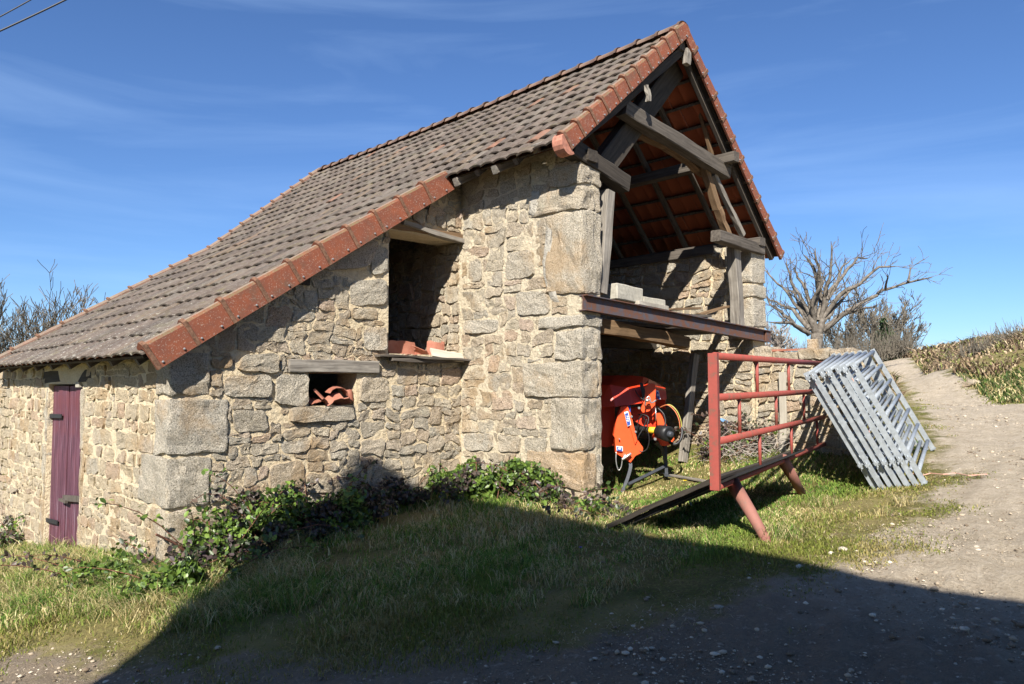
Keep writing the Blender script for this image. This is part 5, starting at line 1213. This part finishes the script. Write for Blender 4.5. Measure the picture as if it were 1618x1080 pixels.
BR = [[(335, 505), (260, 450), (200, 400), (130, 340), (100, 290)], [(338, 480), (300, 400), (230, 300), (160, 230), (90, 150)], [(345, 430), (300, 330), (240, 220), (210, 100)], [(350, 400), (330, 300), (275, 200), (250, 150)],
      [(360, 400), (385, 260), (385, 150), (365, 40)], [(395, 420), (420, 300), (450, 150), (450, 5)], [(395, 400), (440, 280), (520, 180), (590, 95), (650, 95)], [(400, 420), (500, 290), (600, 230), (700, 140), (800, 140)],
      [(405, 470), (540, 380), (690, 290), (740, 260), (880, 220), (990, 200)], [(740, 262), (750, 180)], [(860, 225), (870, 130)], [(410, 480), (520, 400), (600, 370), (700, 350)], [(330, 495), (240, 440), (110, 435)], [(395, 300), (360, 150), (300, 75)],
      [(330, 470), (250, 370), (180, 340), (100, 300)], [(360, 430), (350, 330), (400, 230), (385, 120)], [(400, 400), (430, 330), (480, 230), (500, 150), (560, 100)], [(345, 440), (270, 330), (250, 250)], [(380, 430), (395, 330), (400, 250), (430, 180)], [(405, 440), (470, 360), (560, 260), (640, 215)]]
m = MB()
for bi, b in enumerate(BR):
    dz = rng.uniform(-1.8, 1.8); n = len(b); pts = []; rs = []
    for i in range(n - 1):
        for k in range(3):
            t_ = k / 3; pxx = b[i][0] + (b[i + 1][0] - b[i][0]) * t_; pyy = b[i][1] + (b[i + 1][1] - b[i][1]) * t_; s_ = (i + t_) / (n - 1)
            j = 6 if i + k > 0 else 0; pts.append(ond(*c8(pxx + rng.uniform(-j, j), pyy + rng.uniform(-j, j)), TD + dz * s_)); rs.append((.095 if n > 2 else .045) * (1 - s_ * .85) + .012)
    pts.append(ond(*c8(*b[-1]), TD + dz)); rs.append(.012); m.tube(pts, rs, 6, False)
    for q in range(2, len(pts), 2):
        for _ in range(2): limb(m, pts[q], (pts[q] - pts[q - 1]).normalized() + rvec(.5) + UP * .3, rng.uniform(.4, 1.2), rs[q] * .38 + .006, 1, None, 4, 4, .8, .22, .2, (2, 3))
prop(m.go('crown', 'dead_bark', tree, True), kind='stuff')
def bare_tree(px, ytop, ybase, dep, label, mat='twig_bark', wide=.5, depth=4, name='bare_tree', kids=(4, 6), trunk=.03, seed=1, group=None):
    global rng, RMIN
    RMIN = dep * .00036; keep = rng; rng = np.random.default_rng(seed); b = ond(px, ybase, dep); g = gh(b.x, b.y); top = ond(px, ytop, dep); H = (top.z - min(g, b.z)) * .80; g0 = min(g, b.z)
    t_ = thing(name, (b.x, b.y, g0), label, 'tree', group); m = MB(); p0 = Vector((b.x, b.y, g0)); pts = [p0 + UP * H * k * .14 + rvec(.02 * H * (k > 0)) for k in range(5)]; r0 = H * trunk
    m.tube(pts, [r0, r0 * .8, r0 * .7, r0 * .6, r0 * .5], 7, False); m.go('trunk', mat, t_, True); m = MB()
    for k in range(12):
        q = pts[int(rng.integers(1, 5))]; a = rng.uniform(0, 6.28); limb(m, q, Vector((math.cos(a) * wide, math.sin(a) * wide, 1)), H * rng.uniform(.36, .55), r0 * .40, depth - 1, None, 5, 4, .75, .13, .25, kids, .62)
    prop(m.go('crown', mat, t_), kind='stuff'); rng = keep
G1 = 'bare trees beyond the lean-to roof'
bare_tree(-5, 480, 640, 34, 'bare tree cut by the left edge of the photo beyond the roof', seed=3, group=G1, wide=.6)
bare_tree(48, 474, 640, 34, 'bare tree with a dense top, second from the left beyond the roof', seed=4, group=G1, wide=.45)
bare_tree(118, 474, 640, 38, 'broad bare tree rising over the roof edge, right of the others', seed=5, group=G1, wide=.8)
bare_tree(85, 500, 650, 44, 'lower bare tree between the two taller ones beyond the roof', seed=6, group=G1, wide=.8)
G2 = 'bare trees behind the garden wall'
bare_tree(1388, 455, 590, 46, 'twiggy bare tree with an ivy-covered stem beside the big pollard', seed=11, group=G2, wide=1.0, kids=(4, 5))
bare_tree(1345, 478, 590, 44, 'low spreading bare tree just right of the big pollard trunk', seed=12, group=G2, wide=1.1)
bare_tree(1418, 480, 590, 48, 'small bare tree at the right end of the group by the track', seed=13, group=G2, wide=.8)
bare_tree(1232, 512, 590, 70, 'small distant pale tree between barn and pollard', 'pale_twig', seed=14, group=G2, wide=.6, trunk=.02)
c = ond(1398, 545, 45); iv = thing('ivy_column', (c.x, c.y, gh(c.x, c.y)), 'dark green ivy mass on the stems of the twiggy tree', 'ivy')
hh_ = ond(1398, 505, 45).z; n1 = 2600; u = rng.random(n1) ** 1.3; P = np.c_[c.x + rng.normal(size=n1) * .5 * (1.1 - u), c.y + rng.normal(size=n1) * .5 * (1.1 - u), gh(c.x, c.y) + u * (hh_ - gh(c.x, c.y))]
MB().tube([Vector((c.x, c.y, gh(c.x, c.y))), Vector((c.x, c.y, hh_ - .4))], [.16, .07], 6).go('stem', 'twig_bark', iv)
leafset('leaves', P, np.full(n1, .11) * rng.uniform(.6, 1.2, n1), pick([(.035, .07, .02), (.05, .09, .025), (.03, .05, .02)], n1), iv, tuple(c))
def thicket(px, py, wpx, hpx, dep, label, n_=500, mat='twig_bark', seed=1):
    b = ond(px, py, dep); g = gh(b.x, b.y); w = wpx * dep / FPX / 2; top = ond(px, py - hpx, dep).z; m = MB(); H = max(.5, top - g)
    for i in range(n_):
        a = Vector((b.x, b.y, g)) + RGT * rng.uniform(-w, w) + FWD * rng.uniform(-1, 1); a.z = gh(a.x, a.y) + rng.uniform(0, .3) * H; e = a + rvec(.35 * H * .5) + UP * rng.uniform(.3, .75) * H
        m.tube([a, a.lerp(e, .5) + rvec(.05), e], [.02, .012, .004], 3, False)
    o = m.go('thicket', mat); prop(o, label, 'shrub'); o['kind'] = 'stuff'
thicket(1345, 585, 190, 55, 42, 'brown leafless shrubs behind the hurdles left of the track', 1500)
thicket(1450, 580, 90, 26, 50, 'low brown scrub where the track disappears', 700)
thicket(1570, 545, 110, 26, 27, 'dark bramble scrub on top of the bank at the right edge', 260)
E = None
